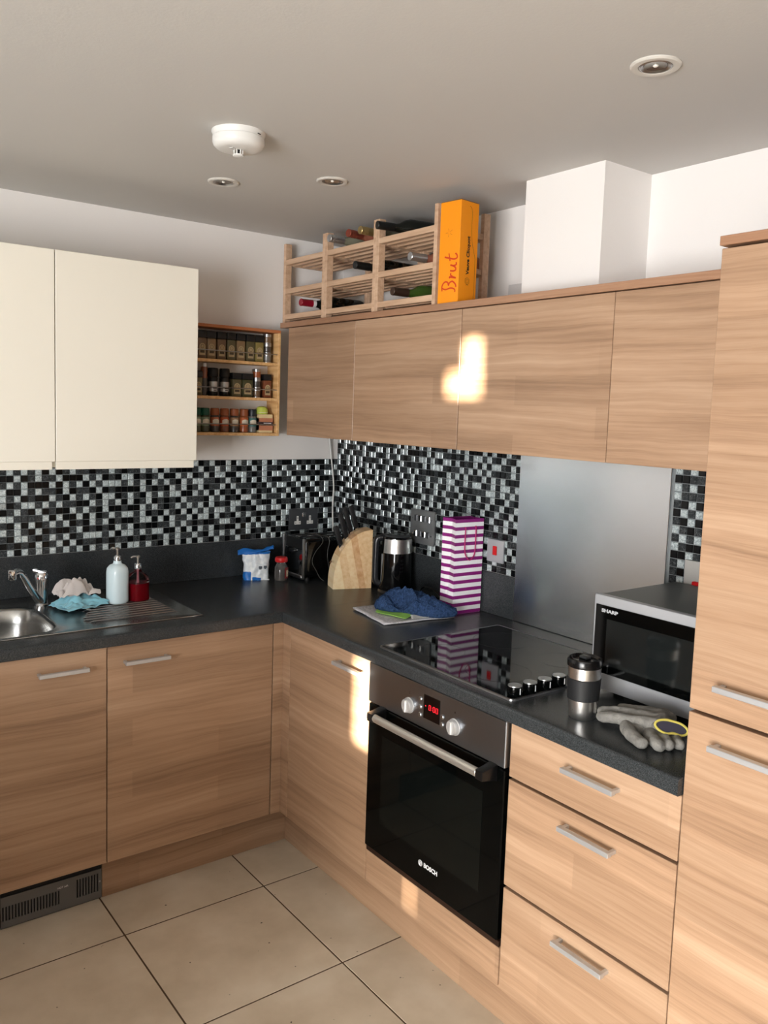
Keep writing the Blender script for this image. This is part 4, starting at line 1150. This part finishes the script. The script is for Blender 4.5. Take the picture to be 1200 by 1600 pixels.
rk = obj('rocker', MB().box(-.0215, -.016, -1.081, -1.061, 1.132, 1.166, .0025, 2), M_RED, t, True, 30, 'red rocker')
t = thing('wall_socket', 'grey wall socket with red switches behind the microwave', 'socket', (-.008, -1.92, 1.17))
obj('plate', MB().box(-.0165, -.0085, -1.995, -1.8475, 1.098, 1.2435, .002, 2), mat('plate_grey', (168, 166, 162), .4), t, True, 30)
for z in (1.180, 1.163): obj('rocker', MB().box(-.030, -.016, -1.912, -1.882, z - .006, z + .006, .002), M_RED, t, True, 30, 'red rocker')
t = tag(obj('blank_plate', MB().box(-.010, -.0005, -1.150, -1.068, 2.018, 2.101, .002, 2), mat('plate_pale', (206, 204, 202), .4), None, False, 30), 'pale blank wall plate just above the cornice beside the duct', 'plate')

# ------------------------------------------------------------------ wine rack on the cornice
CZ = 2.0003
wr = thing('wine_rack', 'three-bay beech wine rack standing on the cornice near the ceiling', 'wine rack', (-.205, -.535, CZ))
FX0, FX1, RX0, RX1 = -.326, -.296, -.115, -.085
LV = (2.027, 2.135, 2.256)
pm_ = {}
def wpart(name, x0, x1, y0, y1, z0, z1):
    obj(name, MB().box(x0, x1, y0, y1, z0, z1, .0012), M_RACK, wr, True, 0)
for my1_, my0_ in ((-.028, -.352), (-.3526, -.697), (-.6976, -1.042)):
    for a, b in ((my1_ - .0175, my1_), (my0_, my0_ + .0175)):
        for x0, x1 in ((FX0, FX1), (RX0, RX1)): wpart('post', x0, x1, a, b, CZ, 2.335)
        for z in LV: wpart('side_bar', FX1, RX0, a + .002, b - .002, z - .011, z + .009)
    for z in LV:
        wpart('front_rail', FX0 + .0005, FX0 + .0165, my0_ + .0176, my1_ - .0176, z - .0105, z + .0105)
        wpart('back_rail', RX1 - .0165, RX1 - .0005, my0_ + .0176, my1_ - .0176, z - .0105, z + .0105)
        for x in (-.279, -.233, -.187, -.141):
            wpart('slat', x - .010, x + .010, my0_ + .0176, my1_ - .0176, z - .0105, z + .0005)
# bottles, lying with the neck to the front
def bottle(label, foil, body_m, tip, base_y, z, label_m=None, band=None, foil_rings=False, L=.300, tilt=0.0):
    ax = Vector((tip[0] + L, base_y, z + tilt)) - Vector((tip[0], tip[1], z))
    M3 = ax.to_track_quat('Z', 'Y')
    t = thing('wine_bottle', label, 'bottle', (tip[0], tip[1], z), 0, 'bottles in the wine rack')
    t.rotation_mode = 'QUATERNION'; t.rotation_quaternion = M3
    prof = [(0, .03), (.0138, .03), (.0140, .075), (.0165, .090), (.0300, .110), (.0362, .132), (.0365, .285), (.034, .297), (.028, L), (0, L)]
    obj('glass_body', MB().lathe(prof, 28), body_m, t)
    fp = [(0, 0), (.0138, 0), (.0150, .0015), (.0150, .008), (.0143, .0095)]
    if foil_rings:
        for k in range(3): fp += [(.0143, .014 + .007 * k), (.0150, .0155 + .007 * k), (.0150, .018 + .007 * k), (.0143, .0195 + .007 * k)]
    fp += [(.0150, .055), (.0148, .068), (0, .068)]
    obj('foil', MB().lathe(fp, 24), foil, t)
    if band: obj('neck_band', MB().lathe([(.0150, .056), (.0155, .0565), (.0156, .070), (.0150, .0705)], 24), band, t)
    if label_m: obj('paper_label', MB().grid(lambda u, v: Vector((.0369 * math.cos(-1.6 + 3.2 * u + 1.2), .0369 * math.sin(-1.6 + 3.2 * u + 1.2), .165 + .09 * v)), 18, 2), label_m, t, smooth=60)
    return t
F_SIL = mat('foil_silver', (196, 198, 200), .28, .9); F_ROSE = mat('foil_copper', (158, 82, 66), .35, .7); F_GOLD = mat('foil_gold', (190, 168, 116), .32, .85)
F_BLK = mat('foil_black', (18, 20, 20), .3); F_RED = mat('foil_red', (140, 16, 38), .38); F_BRN = mat('foil_brown', (58, 40, 30), .4)
G_ROSE = mat('rose_glass', (150, 92, 72), .06, spec=.6); G_GRN = mat('green_glass', (60, 88, 34), .06, spec=.6); G_PALE = mat('pale_glass', (120, 118, 100), .06, spec=.6)
L_WHT = mat('paper_label_white', (206, 206, 208), .6); L_BLU = mat('paper_label_blue', (150, 168, 190), .6)
zt, zm, zb = LV[2] + .0105 + .0368, LV[1] + .0105 + .0368, LV[0] + .0105 + .0368
bottle('wine bottle with silver foil on the top shelf, leftmost there', F_SIL, G_PALE, (-.352, -.420), -.408, zt, L_BLU, None, True)
bottle('wine bottle with copper-red foil between the silver and the gold one', F_ROSE, G_ROSE, (-.352, -.552), -.520, zt, L_WHT, None, True)
bottle('wine bottle with gold foil on the top shelf of the middle bay', F_GOLD, G_PALE, (-.352, -.629), -.630, zt, None, None, True)
bottle('dark wine bottle with black foil on the top shelf of the right bay', F_BLK, M_DARKGL, (-.352, -.735), -.790, zt + .002)
bottle('dark wine bottle with black foil on the middle shelf', F_BLK, M_DARKGL, (-.345, -.592), -.590, zm)
bottle('wine bottle with silver foil on the middle shelf of the right bay', F_SIL, G_ROSE, (-.315, -.885), -.900, zm, L_WHT)
bottle('wine bottle with dark red foil and white neck band on the bottom shelf', F_RED, M_DARKGL, (-.350, -.214), -.220, zb, None, mat('band_white', (216, 214, 210), .5))
bottle('green wine bottle with brown foil on the bottom shelf of the right bay', F_BRN, G_GRN, (-.300, -.770), -.790, zb)

# ------------------------------------------------------------------ orange champagne carton
ob = thing('champagne_box', 'tall orange carton with red script and black lettering on the cornice', 'box', (-.2895, -1.1105, CZ), .12)
hs, OH = .0445, .326
M_OR = mat('orange_card', (246, 150, 14), .42); 
obj('carton', MB().box(-hs, hs, -hs, hs, 0, OH, .0012), M_OR, ob, False, 0)
obj('lid_flap', MB().box(-hs + .002, hs - .001, -hs + .001, hs - .001, OH - .0008, OH + .0012), mat('card_edge_brown', (96, 52, 30), .7), ob, False, 0)
FL = frame((-hs - .0003, hs, 0), (0, 0, 1), (0, 1, 0))     # left face: text runs upwards; local (a up the box, b towards the left edge; b<0 is towards the front corner)
FR = frame((-hs, -hs - .0003, 0), (0, 0, 1), (-1, 0, 0))   # right face: b<0 goes to the right
M_SCR = mat('script_red', (206, 58, 22), .5); M_INK = mat('ink_black', (40, 26, 18), .5)
def stroke(name, F, pts, r, m, n=7):
    return obj(name, MB().tube(CR([(a, b, 0) for a, b in pts], n), r * 1.75 if m is M_SCR else r, 6, M=F @ Matrix.Diagonal((1, 1, .2, 1))), m, ob)
stroke('script_letter', FL, [(.050, -.019), (.045, -.034), (.048, -.058), (.043, -.074), (.034, -.076)], .0014, M_SCR)            # B stem
stroke('script_letter', FL, [(.040, -.020), (.052, -.018), (.064, -.023), (.070, -.034), (.066, -.044), (.058, -.047), (.066, -.052), (.069, -.064), (.060, -.076), (.050, -.080)], .0015, M_SCR)
stroke('script_letter', FL, [(.080, -.052), (.084, -.050), (.082, -.062), (.079, -.078), (.083, -.066), (.090, -.055), (.096, -.056)], .0015, M_SCR)   # r
stroke('script_letter', FL, [(.104, -.052), (.102, -.066), (.105, -.076), (.113, -.074), (.120, -.060), (.122, -.052), (.119, -.066), (.122, -.078), (.129, -.076)], .0015, M_SCR)  # u
stroke('script_letter', FL, [(.150, -.026), (.144, -.048), (.140, -.068), (.143, -.080), (.152, -.079), (.158, -.072)], .0015, M_SCR)   # t
stroke('script_letter', FL, [(.135, -.050), (.160, -.044)], .0013, M_SCR, 2)
for a in range(5):
    c, s_ = math.cos(a * PI * .4 + .3), math.sin(a * PI * .4 + .3)
    stroke('star_mark', FL, [(.226 + .004 * c, -.042 + .004 * s_), (.226 + .014 * c, -.042 + .016 * s_)], .0007, mat('star_orange', (196, 104, 20), .5), 2)
tx = text_obj('front_lettering', 'Veuve Clicquot', .0195, FR @ Matrix.Translation((.155, -.043, 0)), M_INK, ob, .0002, 0, .0007, 1.0)
cE = Vector((.073, -.043, 0))
for r_ in (.0115, .0065):
    obj('seal_emblem', MB().tube([cE + Vector((r_ * math.cos(2 * PI * k / 6), r_ * math.sin(2 * PI * k / 6), 0)) for k in range(6)], .0006, 5, True, M=FR @ Matrix.Diagonal((1, 1, .3, 1))), M_INK, ob)
obj('seal_emblem', MB().tube([cE + Vector((-.0135, -.006, 0)), cE + Vector((-.0105, .0, 0)), cE + Vector((-.0135, .006, 0))], .0006, 5, M=FR @ Matrix.Diagonal((1, 1, .3, 1))), M_INK, ob)
stroke('outline_drawing', FR, [(.312, -.044), (.304, -.053), (.285, -.056), (.235, -.055), (.200, -.060), (.170, -.070), (.150, -.077), (.110, -.078), (.060, -.078), (.016, -.076)], .0006, M_INK)

# ------------------------------------------------------------------ spice rack and its jars
sr = thing('spice_rack', 'pine spice rack with three shelves and metal rods on the white wall', 'spice rack', (-.60, -.045, 1.519))
SRX0, SRX1, SRD = -.845, -.368, -.092
SHZ = (1.519, 1.6665, 1.8145)             # undersides of the shelf boards
for z in SHZ: obj('shelf', MB().box(SRX0, SRX1 - .012, SRD, -.0005, z, z + .012, .0008), M_PINE, sr, True, 0)
obj('top_board', MB().box(SRX0, SRX1, SRD, -.0005, 1.952, 1.964, .0008), mat('pine_top', (178, 110, 68), .5), sr, True, 0)
for x in (SRX0 - .012, SRX1 - .012): obj('side_board', MB().box(x, x + .012, SRD, -.0005, 1.519, 1.952, .0008), M_PINE, sr, True, 0)
for z in SHZ: obj('rod', MB().cyl((SRX0, SRD + .006, z + .047), (SRX1 - .006, SRD + .006, z + .047), .0022, n=10), M_STEEL, sr, True)
JY = -.048
def wbox(x0, x1, d, h): return MB().box(x0, x1, -d, d, 0, h, .003)
SPICE = {'brown': (104, 80, 56), 'olive': (86, 80, 52), 'tan': (132, 108, 76), 'green': (60, 62, 34), 'pepper': (58, 52, 48), 'rust': (150, 78, 40), 'cinnamon': (120, 66, 40), 'yellow': (134, 120, 68), 'grey': (110, 108, 104)}
def sm(n): return mat('spice_' + n, SPICE[n], .35, coat=.5)
M_ARCH = mat('label_tan', (176, 156, 118), .6); M_LDK = mat('label_dark', (70, 58, 40), .6)
def square_jar(x, z, c, label, w=.039, h=.112, cap=(18, 20, 22)):
    t = thing('spice_jar', label, 'jar', (x, JY, z), 0, 'jars in the spice rack')
    obj('glass_body', MB().box(-w / 2, w / 2, -w / 2, w / 2, 0, h * .74, .004, 2), sm(c), t)
    obj('cap', MB().box(-w / 2 - .0008, w / 2 + .0008, -w / 2 - .0008, w / 2 + .0008, h * .74, h, .003, 2), mat('jar_cap_%d' % cap[0], cap, .4), t)
    f = frame((0, -w / 2 - .0004, h * .36), (1, 0, 0), (0, 0, 1))
    lab = [(-w * .33, -h * .24), (w * .33, -h * .24), (w * .33, h * .06)] + [(w * .33 * math.cos(PI * k / 8), h * .06 + w * .36 * math.sin(PI * k / 8)) for k in range(1, 8)] + [(-w * .33, h * .06)]
    o = obj('paper_label', MB().prism(lab, 0, .0004, f), M_ARCH, t, False, 0)
    obj('label_band', MB().box(-w * .25, w * .25, -w / 2 - .0011, -w / 2 - .0006, h * .20, h * .29), M_LDK, o, False, 0)
    obj('label_ring', MB().tube([(w * .17 * math.cos(2 * PI * k / 14), -w / 2 - .0009, h * .43 + w * .19 * math.sin(2 * PI * k / 14)) for k in range(14)], .0008, 5, True), M_LDK, o, False, 40)
    return t
def tin(x, z, c, label, r=.0178, h=.0395):
    t = thing('spice_tin', label, 'tin', (x, JY - .008, z), 0, 'stacked round tins in the spice rack')
    obj('tin_body', MB().lathe([(0, 0), (r - .002, 0), (r - .001, .002), (r - .001, h - .012), (0, h - .012)], 24), sm(c), t)
    obj('tin_lid', MB().lathe([(0, h - .012), (r, h - .012), (r, h - .001), (r - .001, h), (0, h)], 24), M_STEEL, t)
    obj('base_ring', MB().lathe([(r - .001, 0), (r, 0), (r, .003), (r - .001, .0035)], 24), M_STEEL, t)
def round_jar(x, z, c, capc, lab, label, r=.0185, h=.098, caplab=None):
    t = thing('spice_jar', label, 'jar', (x, JY - .004, z), 0, 'jars in the spice rack')
    obj('glass_body', MB().lathe([(0, 0), (r - .002, 0), (r, .002), (r, h * .64), (r - .003, h * .70), (0, h * .70)], 24), sm(c), t)
    obj('cap', MB().lathe([(0, h * .70), (r - .0004, h * .70), (r, h * .72), (r - .0006, h * .97), (r - .003, h), (0, h)], 24), mat('cap_%d_%d' % capc[:2], capc, .4), t)
    o = obj('paper_label', MB().grid(lambda u, v: Vector(((r + .0005) * math.cos(PI + PI * u), (r + .0005) * math.sin(PI + PI * u), h * (.26 + .36 * v))), 16, 2), mat('lab_%d_%d' % lab[:2], lab, .55), t, False, 60)
    obj('label_patch', MB().grid(lambda u, v: Vector(((r + .0009) * math.cos(PI * 1.22 + PI * .5 * u), (r + .0009) * math.sin(PI * 1.22 + PI * .5 * u), h * (.34 + (.16 + .05 * math.sin(PI * u)) * v))), 12, 2), mat('label_patch_cream', (214, 206, 188), .55), o, False, 60)
def X(px): return -.729 + (px - 312) * .002887
z3, z2, z1 = SHZ[2] + .0125, SHZ[1] + .0125, SHZ[0] + .0125
NTH = ('leftmost', 'second from the left', 'third from the left', 'fourth from the left', 'fifth from the left', 'sixth from the left', 'seventh from the left')
for i, (px, c) in enumerate(((317.3, 'brown'), (331.5, 'tan'), (347, 'brown'), (362, 'olive'), (377, 'tan'), (392.5, 'olive'), (407, 'yellow'))):
    square_jar(X(px), z3, c, 'square black-capped spice jar on the top spice shelf, ' + NTH[i])
for k, (c, w) in enumerate((('grey', 'lowest'), ('pepper', 'middle'), ('brown', 'topmost'))):
    tin(X(421.3), z3 + .0400 * k, c, 'small round tin on the top spice shelf, %s of its stack of three' % w)
square_jar(X(312.5), z2, 'olive', 'square black-capped spice jar half hidden by the cream cabinet, middle shelf', .036, .098)
# tall grinder
t = thing('spice_grinder', 'tall slim clear grinder with a silvery cap on the middle spice shelf', 'grinder', (X(323.5), JY, z2), 0)
obj('glass_body', MB().lathe([(0, 0), (.0125, 0), (.013, .002), (.013, .070), (0, .070)], 20), sm('pepper'), t)
obj('grinder_head', MB().lathe([(0, .070), (.0135, .070), (.0135, .112), (.012, .116), (0, .116)], 20), sm('cinnamon'), t)
obj('cap', MB().lathe([(0, .116), (.0125, .116), (.0125, .130), (.0105, .132), (0, .132)], 20), M_STEEL, t)
for px, w in ((336.5, 'left one of two'), (354.5, 'right one of two')):
    t = thing('salt_mill', 'round black-capped mill with a silver label on the middle shelf, ' + w, 'grinder', (X(px), JY - .002, z2), 0, 'mills in the spice rack')
    obj('mill_body', MB().lathe([(0, 0), (.019, 0), (.0205, .003), (.0205, .072), (.018, .078), (0, .078)], 24), M_BLACKP, t)
    obj('cap', MB().lathe([(0, .078), (.0212, .078), (.0218, .082), (.0208, .110), (.019, .113), (0, .113)], 24), M_BLACKM, t)
    o = obj('metal_label', MB().grid(lambda u, v: Vector((.0209 * math.cos(PI + PI * u), .0209 * math.sin(PI + PI * u), .018 + .040 * v)), 16, 2), M_STEEL, t, False, 60)
    obj('label_mark', MB().box(-.008, .008, -.0215, -.0208, .029, .035).box(-.006, .006, -.0215, -.0208, .021, .025), M_BLACKM, o, False, 0)['kind'] = 'stuff'
square_jar(X(371.5), z2, 'olive', 'square black-capped jar right of the two mills on the middle shelf', .042, .098)
square_jar(X(388), z2, 'green', 'wide dark green square jar on the middle spice shelf', .049, .098)
for k, (c, w) in enumerate((('brown', 'lowest'), ('pepper', 'middle'), ('rust', 'topmost, orange inside'))):
    tin(X(404.8), z2 + .0400 * k, c, 'small round tin on the middle spice shelf, %s of three' % w)
square_jar(X(421.5), z2, 'cinnamon', 'square black-capped jar with red-brown spice at the right end, middle shelf', .037, .100)
GRN, ORG, DRK = (14, 78, 58), (150, 82, 46), (28, 36, 42)
for px, c, cap, lab, w in ((312.5, 'green', GRN, (120, 132, 108), 'round green-capped jar half hidden by the cream cabinet, bottom shelf'),
                           (325, 'green', GRN, (120, 134, 110), 'round green-capped jar fully in view on the bottom spice shelf'),
                           (340, 'pepper', ORG, (176, 96, 60), 'round orange-capped jar beside the green-capped ones on the bottom shelf'),
                           (355, 'cinnamon', ORG, (186, 84, 44), 'second round orange-capped jar from the left on the bottom spice shelf'),
                           (370.5, 'pepper', ORG, (160, 122, 88), 'third round orange-capped jar from the left on the bottom spice shelf'),
                           (386, 'rust', ORG, (190, 100, 50), 'round orange-capped jar next to the black-capped one on the bottom shelf'),
                           (399.5, 'grey', DRK, (60, 110, 108), 'round black-capped jar with a teal label on the bottom spice shelf')):
    round_jar(X(px), z1, c, cap, lab, w)
t = thing('herb_carton', 'small cream and pink carton with a dark band, bottom spice shelf', 'box', (X(417.5), JY - .010, z1))
obj('carton', MB().box(-.0325, .0325, -.020, .020, 0, .078, .001), mat('carton_cream', (222, 200, 152), .55), t, False, 0)
obj('pink_panel', MB().box(-.0325, .0330, -.0206, .0195, .010, .062), mat('carton_pink', (186, 122, 92), .55), t, False, 0)
obj('dark_band', MB().box(-.0328, .0334, -.0212, .019, .031, .046), mat('carton_dark', (58, 42, 44), .55), t, False, 0)
obj('band_lettering', MB().box(-.012, .024, -.0216, -.0211, .0395, .0415).box(-.004, .016, -.0216, -.0211, .034, .0355), M_PRINTW, t, False, 0)['kind'] = 'stuff'
t = thing('lime_tub', 'small lime green and white tub on top of the cream carton', 'tub', (X(414.5), JY - .008, z1 + .0785))
obj('tub', MB().lathe([(0, 0), (.024, 0), (.026, .003), (.025, .020), (.018, .030), (.008, .033), (0, .033)], 24), mat('lime_tub', (186, 200, 86), .4), t)
obj('white_swirl', MB().grid(lambda u, v: Vector(((.0262 - .004 * v) * math.cos(PI * 1.15 + PI * .75 * u), (.0262 - .004 * v) * math.sin(PI * 1.15 + PI * .75 * u), .006 + .016 * v * (.4 + .6 * u))), 12, 3), mat('tub_white', (226, 228, 214), .4), t, False, 60)

# ------------------------------------------------------------------ smoke alarm and downlights
sa = thing('smoke_alarm', 'round white smoke alarm with a small grille on the ceiling', 'alarm', (-1.103, -1.128, H))
obj('base_ring', MB().lathe([(0, 0), (.0715, 0), (.0715, -.004), (.069, -.008), (.068, -.014), (0, -.014)], 40), M_WHITEP, sa)
obj('cover', MB().lathe([(0, -.014), (.0675, -.014), (.0690, -.016), (.0690, -.028), (.066, -.036), (.058, -.043), (.046, -.0455), (0, -.0455)], 40), M_WHITEP, sa)
cg = obj('sensor_cage', MB().lathe([(0, -.057), (.0135, -.057), (.0145, -.0585), (.0145, -.061), (.012, -.0625), (0, -.0625)], 24), M_WHITEP, sa)
for k in range(8):
    a = 2 * PI * k / 8
    obj('cage_bar', MB().cyl((.0125 * math.cos(a), .0125 * math.sin(a), -.045), (.0125 * math.cos(a), .0125 * math.sin(a), -.058), .0016, n=6), M_WHITEP, cg)
obj('sensor', MB().lathe([(0, -.045), (.007, -.045), (.006, -.057), (0, -.057)], 14), M_BLACKM, sa)
obj('test_button', MB().box(-.030, -.016, -.006, .006, -.0478, -.045, .001, M=Matrix.Rotation(.4, 4, 'Z')), mat('alarm_grey', (196, 194, 190), .4), sa, False, 0)
obj('vent_slot', MB().box(.0535, .0700, -.006, .006, -.0125, -.0105, M=Matrix.Rotation(-1.15, 4, 'Z')), M_BLACKM, sa, False, 0)
for (x, y), lb in (((-.911, -.645), 'recessed ceiling spotlight with white rim, left of the pair beyond the smoke alarm'), ((-.657, -.905), 'recessed ceiling spotlight with white rim, above the wine rack'),
                   ((-.660, -2.118), 'recessed ceiling spotlight with white rim, near the top right corner')):
    t = thing('ceiling_spotlight', lb, 'light', (x, y, H), 0, 'ceiling spotlights')
    obj('rim', MB().lathe([(.0515, -.0002), (.0515, -.0025), (.048, -.0055), (.040, -.0062), (.0345, -.0045), (.0335, -.0002)], 40), mat('spot_rim', (206, 202, 194), .35), t)
    obj('gimbal_ring', MB().lathe([(.0335, -.0003), (.0335, -.0042), (.030, -.0052), (.0245, -.0016), (.0245, -.0003)], 36), M_STEEL, t)
    obj('reflector', MB().lathe([(.0250, -.0004), (.0235, -.0020), (.012, -.0012), (0, -.0006)], 30), mat('spot_reflector', (150, 148, 142), .12, .9), t)
    obj('bulb', MB().ball((0, 0, -.0012), (.006, .006, .0035), sub=2), mat('spot_bulb', (236, 232, 222), .1), t)

# ------------------------------------------------------------------ work gloves
M_GLOVE = mat('glove_grey', (128, 126, 121), .85, spec=.25, bump=.3, bscale=420, var=.22, vscale=55)
M_RIM = mat('glove_trim_yellow', (212, 198, 96), .8, bump=.4, bscale=900)
M_LIN = mat('glove_lining', (52, 50, 62), .9)
def glove_mesh(caps, voxel=.0032):
    """caps: chains [(point, radius), ...]; fused into one smooth skin"""
    q = MB()
    for ch in caps:
        for (a, ra), (b, rb) in zip(ch, ch[1:]):
            a, b = Vector(a), Vector(b)
            n = max(2, int((b - a).length / .004))
            for k in range(n + 1):
                s = k / n
                if (k % 2) and k != n: pass
            q.cyl(a, b, ra, rb, 14)
        for p, r in ch: q.ball(p, r, sub=2)
    return q
def glove(name_label, caps, loc, flat=()):
    t = thing('work_glove', name_label, 'glove', loc, 0, 'pair of grey work gloves')
    o = obj('glove_skin', glove_mesh(caps), M_GLOVE, t)
    r = o.modifiers.new('r', 'REMESH'); r.mode = 'VOXEL'; r.voxel_size = .0030
    s = o.modifiers.new('s', 'SMOOTH'); s.factor = .6; s.iterations = 6
    mods_to_mesh(o)
    for v in o.data.vertices:
        n = mnoise.noise(v.co * 55) * .0022 + mnoise.noise(v.co * 120) * .0010
        v.co += v.normal * n
    for p in o.data.polygons: p.use_smooth = True
    return t
GZ = TOP
# lower glove: palm under the other, four fingertips towards the room
g1 = glove('grey work glove lying underneath, fingertips towards the worktop edge', [
    [((.025, .090, .0165), .0165), ((-.018, .062, .0165), .0165), ((-.046, .024, .0155), .0155), ((-.062, -.014, .0145), .0142)],      # index
    [((.040, .030, .0165), .017), ((-.012, .000, .016), .0160), ((-.040, -.042, .0148), .0148)],
    [((.050, .010, .0165), .017), ((.008, -.018, .0155), .0150), ((-.018, -.053, .014), .0140)],
    [((.068, .000, .016), .016), ((.030, -.036, .0145), .0135), ((.006, -.064, .0125), .0124)],
    [((-.008, .050, .0165), .0165), ((.022, .022, .0165), .0165)],
    [((.035, .055, .016), .018), ((.07, .05, .016), .018), ((.085, .025, .016), .017), ((.06, .01, .016), .018), ((.045, .03, .016), .018)],
], (-.540, -2.138, GZ))
# upper glove: fingers to the left, open cuff towards the camera
g2 = glove('grey work glove lying on top, its open cuff edged in yellow', [
    [((-.014, -.038, .030), .016), ((-.034, .020, .026), .0150), ((-.045, .070, .020), .0140), ((-.052, .098, .0155), .0135)],
    [((.008, -.022, .032), .017), ((-.004, .040, .030), .0140), ((-.014, .090, .024), .0132), ((-.026, .118, .0165), .0128)],
    [((.030, -.014, .032), .016), ((.030, .045, .030), .0135), ((.020, .095, .022), .0125)],
    [((.046, -.018, .030), .016), ((.056, .030, .028), .0130), ((.050, .070, .020), .0120)],
    [((-.026, -.046, .030), .012), ((-.008, -.040, .031), .013), ((.014, -.038, .031), .013), ((.032, -.036, .030), .012)],
    [((-.016, -.034, .031), .016), ((.012, -.030, .033), .018), ((.040, -.028, .032), .016)],
    [((.010, -.010, .030), .016), ((.040, -.005, .032), .017), ((.060, -.005, .030), .015)],
], (-.505, -2.100, GZ + .004))
for g, p0, ri, h_ in ((g2, Vector((-.014, -.066, .0330)), None, None),):
    # cuff opening: bean-shaped ring facing the camera
    dirv = (Vector((-2.168, -3.241, 1.646)) - (Vector(g.location) + p0)); 
    nrm = Vector((-.45, -.80, .42)).normalized()
    side = Vector((0.80, -.60, 0)); side = (side - nrm * side.dot(nrm)).normalized(); upv = nrm.cross(side) * -1
    if upv.z < 0: upv = -upv
    ringp = []
    for k in range(40):
        a = 2 * PI * k / 40
        x = .0385 * math.cos(a); y = .0165 * math.sin(a) - .0055 * math.exp(-((x - .004) / .012) ** 2) * (-1 if math.sin(a) < 0 else .2) + .006 * (-x / .0385)
        ringp.append(p0 + side * x + upv * y + nrm * .006)
    obj('cuff_trim', MB().tube(ringp, .0028, 8, True), M_RIM, g)
    tb = bmesh.new()
    R0 = [tb.verts.new(p) for p in ringp]; R1 = [tb.verts.new(p * .5 + (p0 + nrm * .006) * .5 - nrm * .030) for p in ringp]; R2 = [tb.verts.new(p0 + (p - p0) * .92 - nrm * .028 + (p - p0).normalized() * .0) for p in ringp]
    for i in range(40):
        tb.faces.new((R0[i], R0[(i + 1) % 40], R2[(i + 1) % 40], R2[i]))
    obj('cuff', MB()._add(tb), M_GLOVE, g, smooth=60)
    tb = bmesh.new()
    C0 = [tb.verts.new(p0 + (p - p0) * .97 + nrm * .0) for p in ringp]; tb.faces.new(C0)
    bmesh.ops.recalc_face_normals(tb, faces=tb.faces)
    obj('cuff_lining', MB()._add(tb), M_LIN, g, smooth=0)
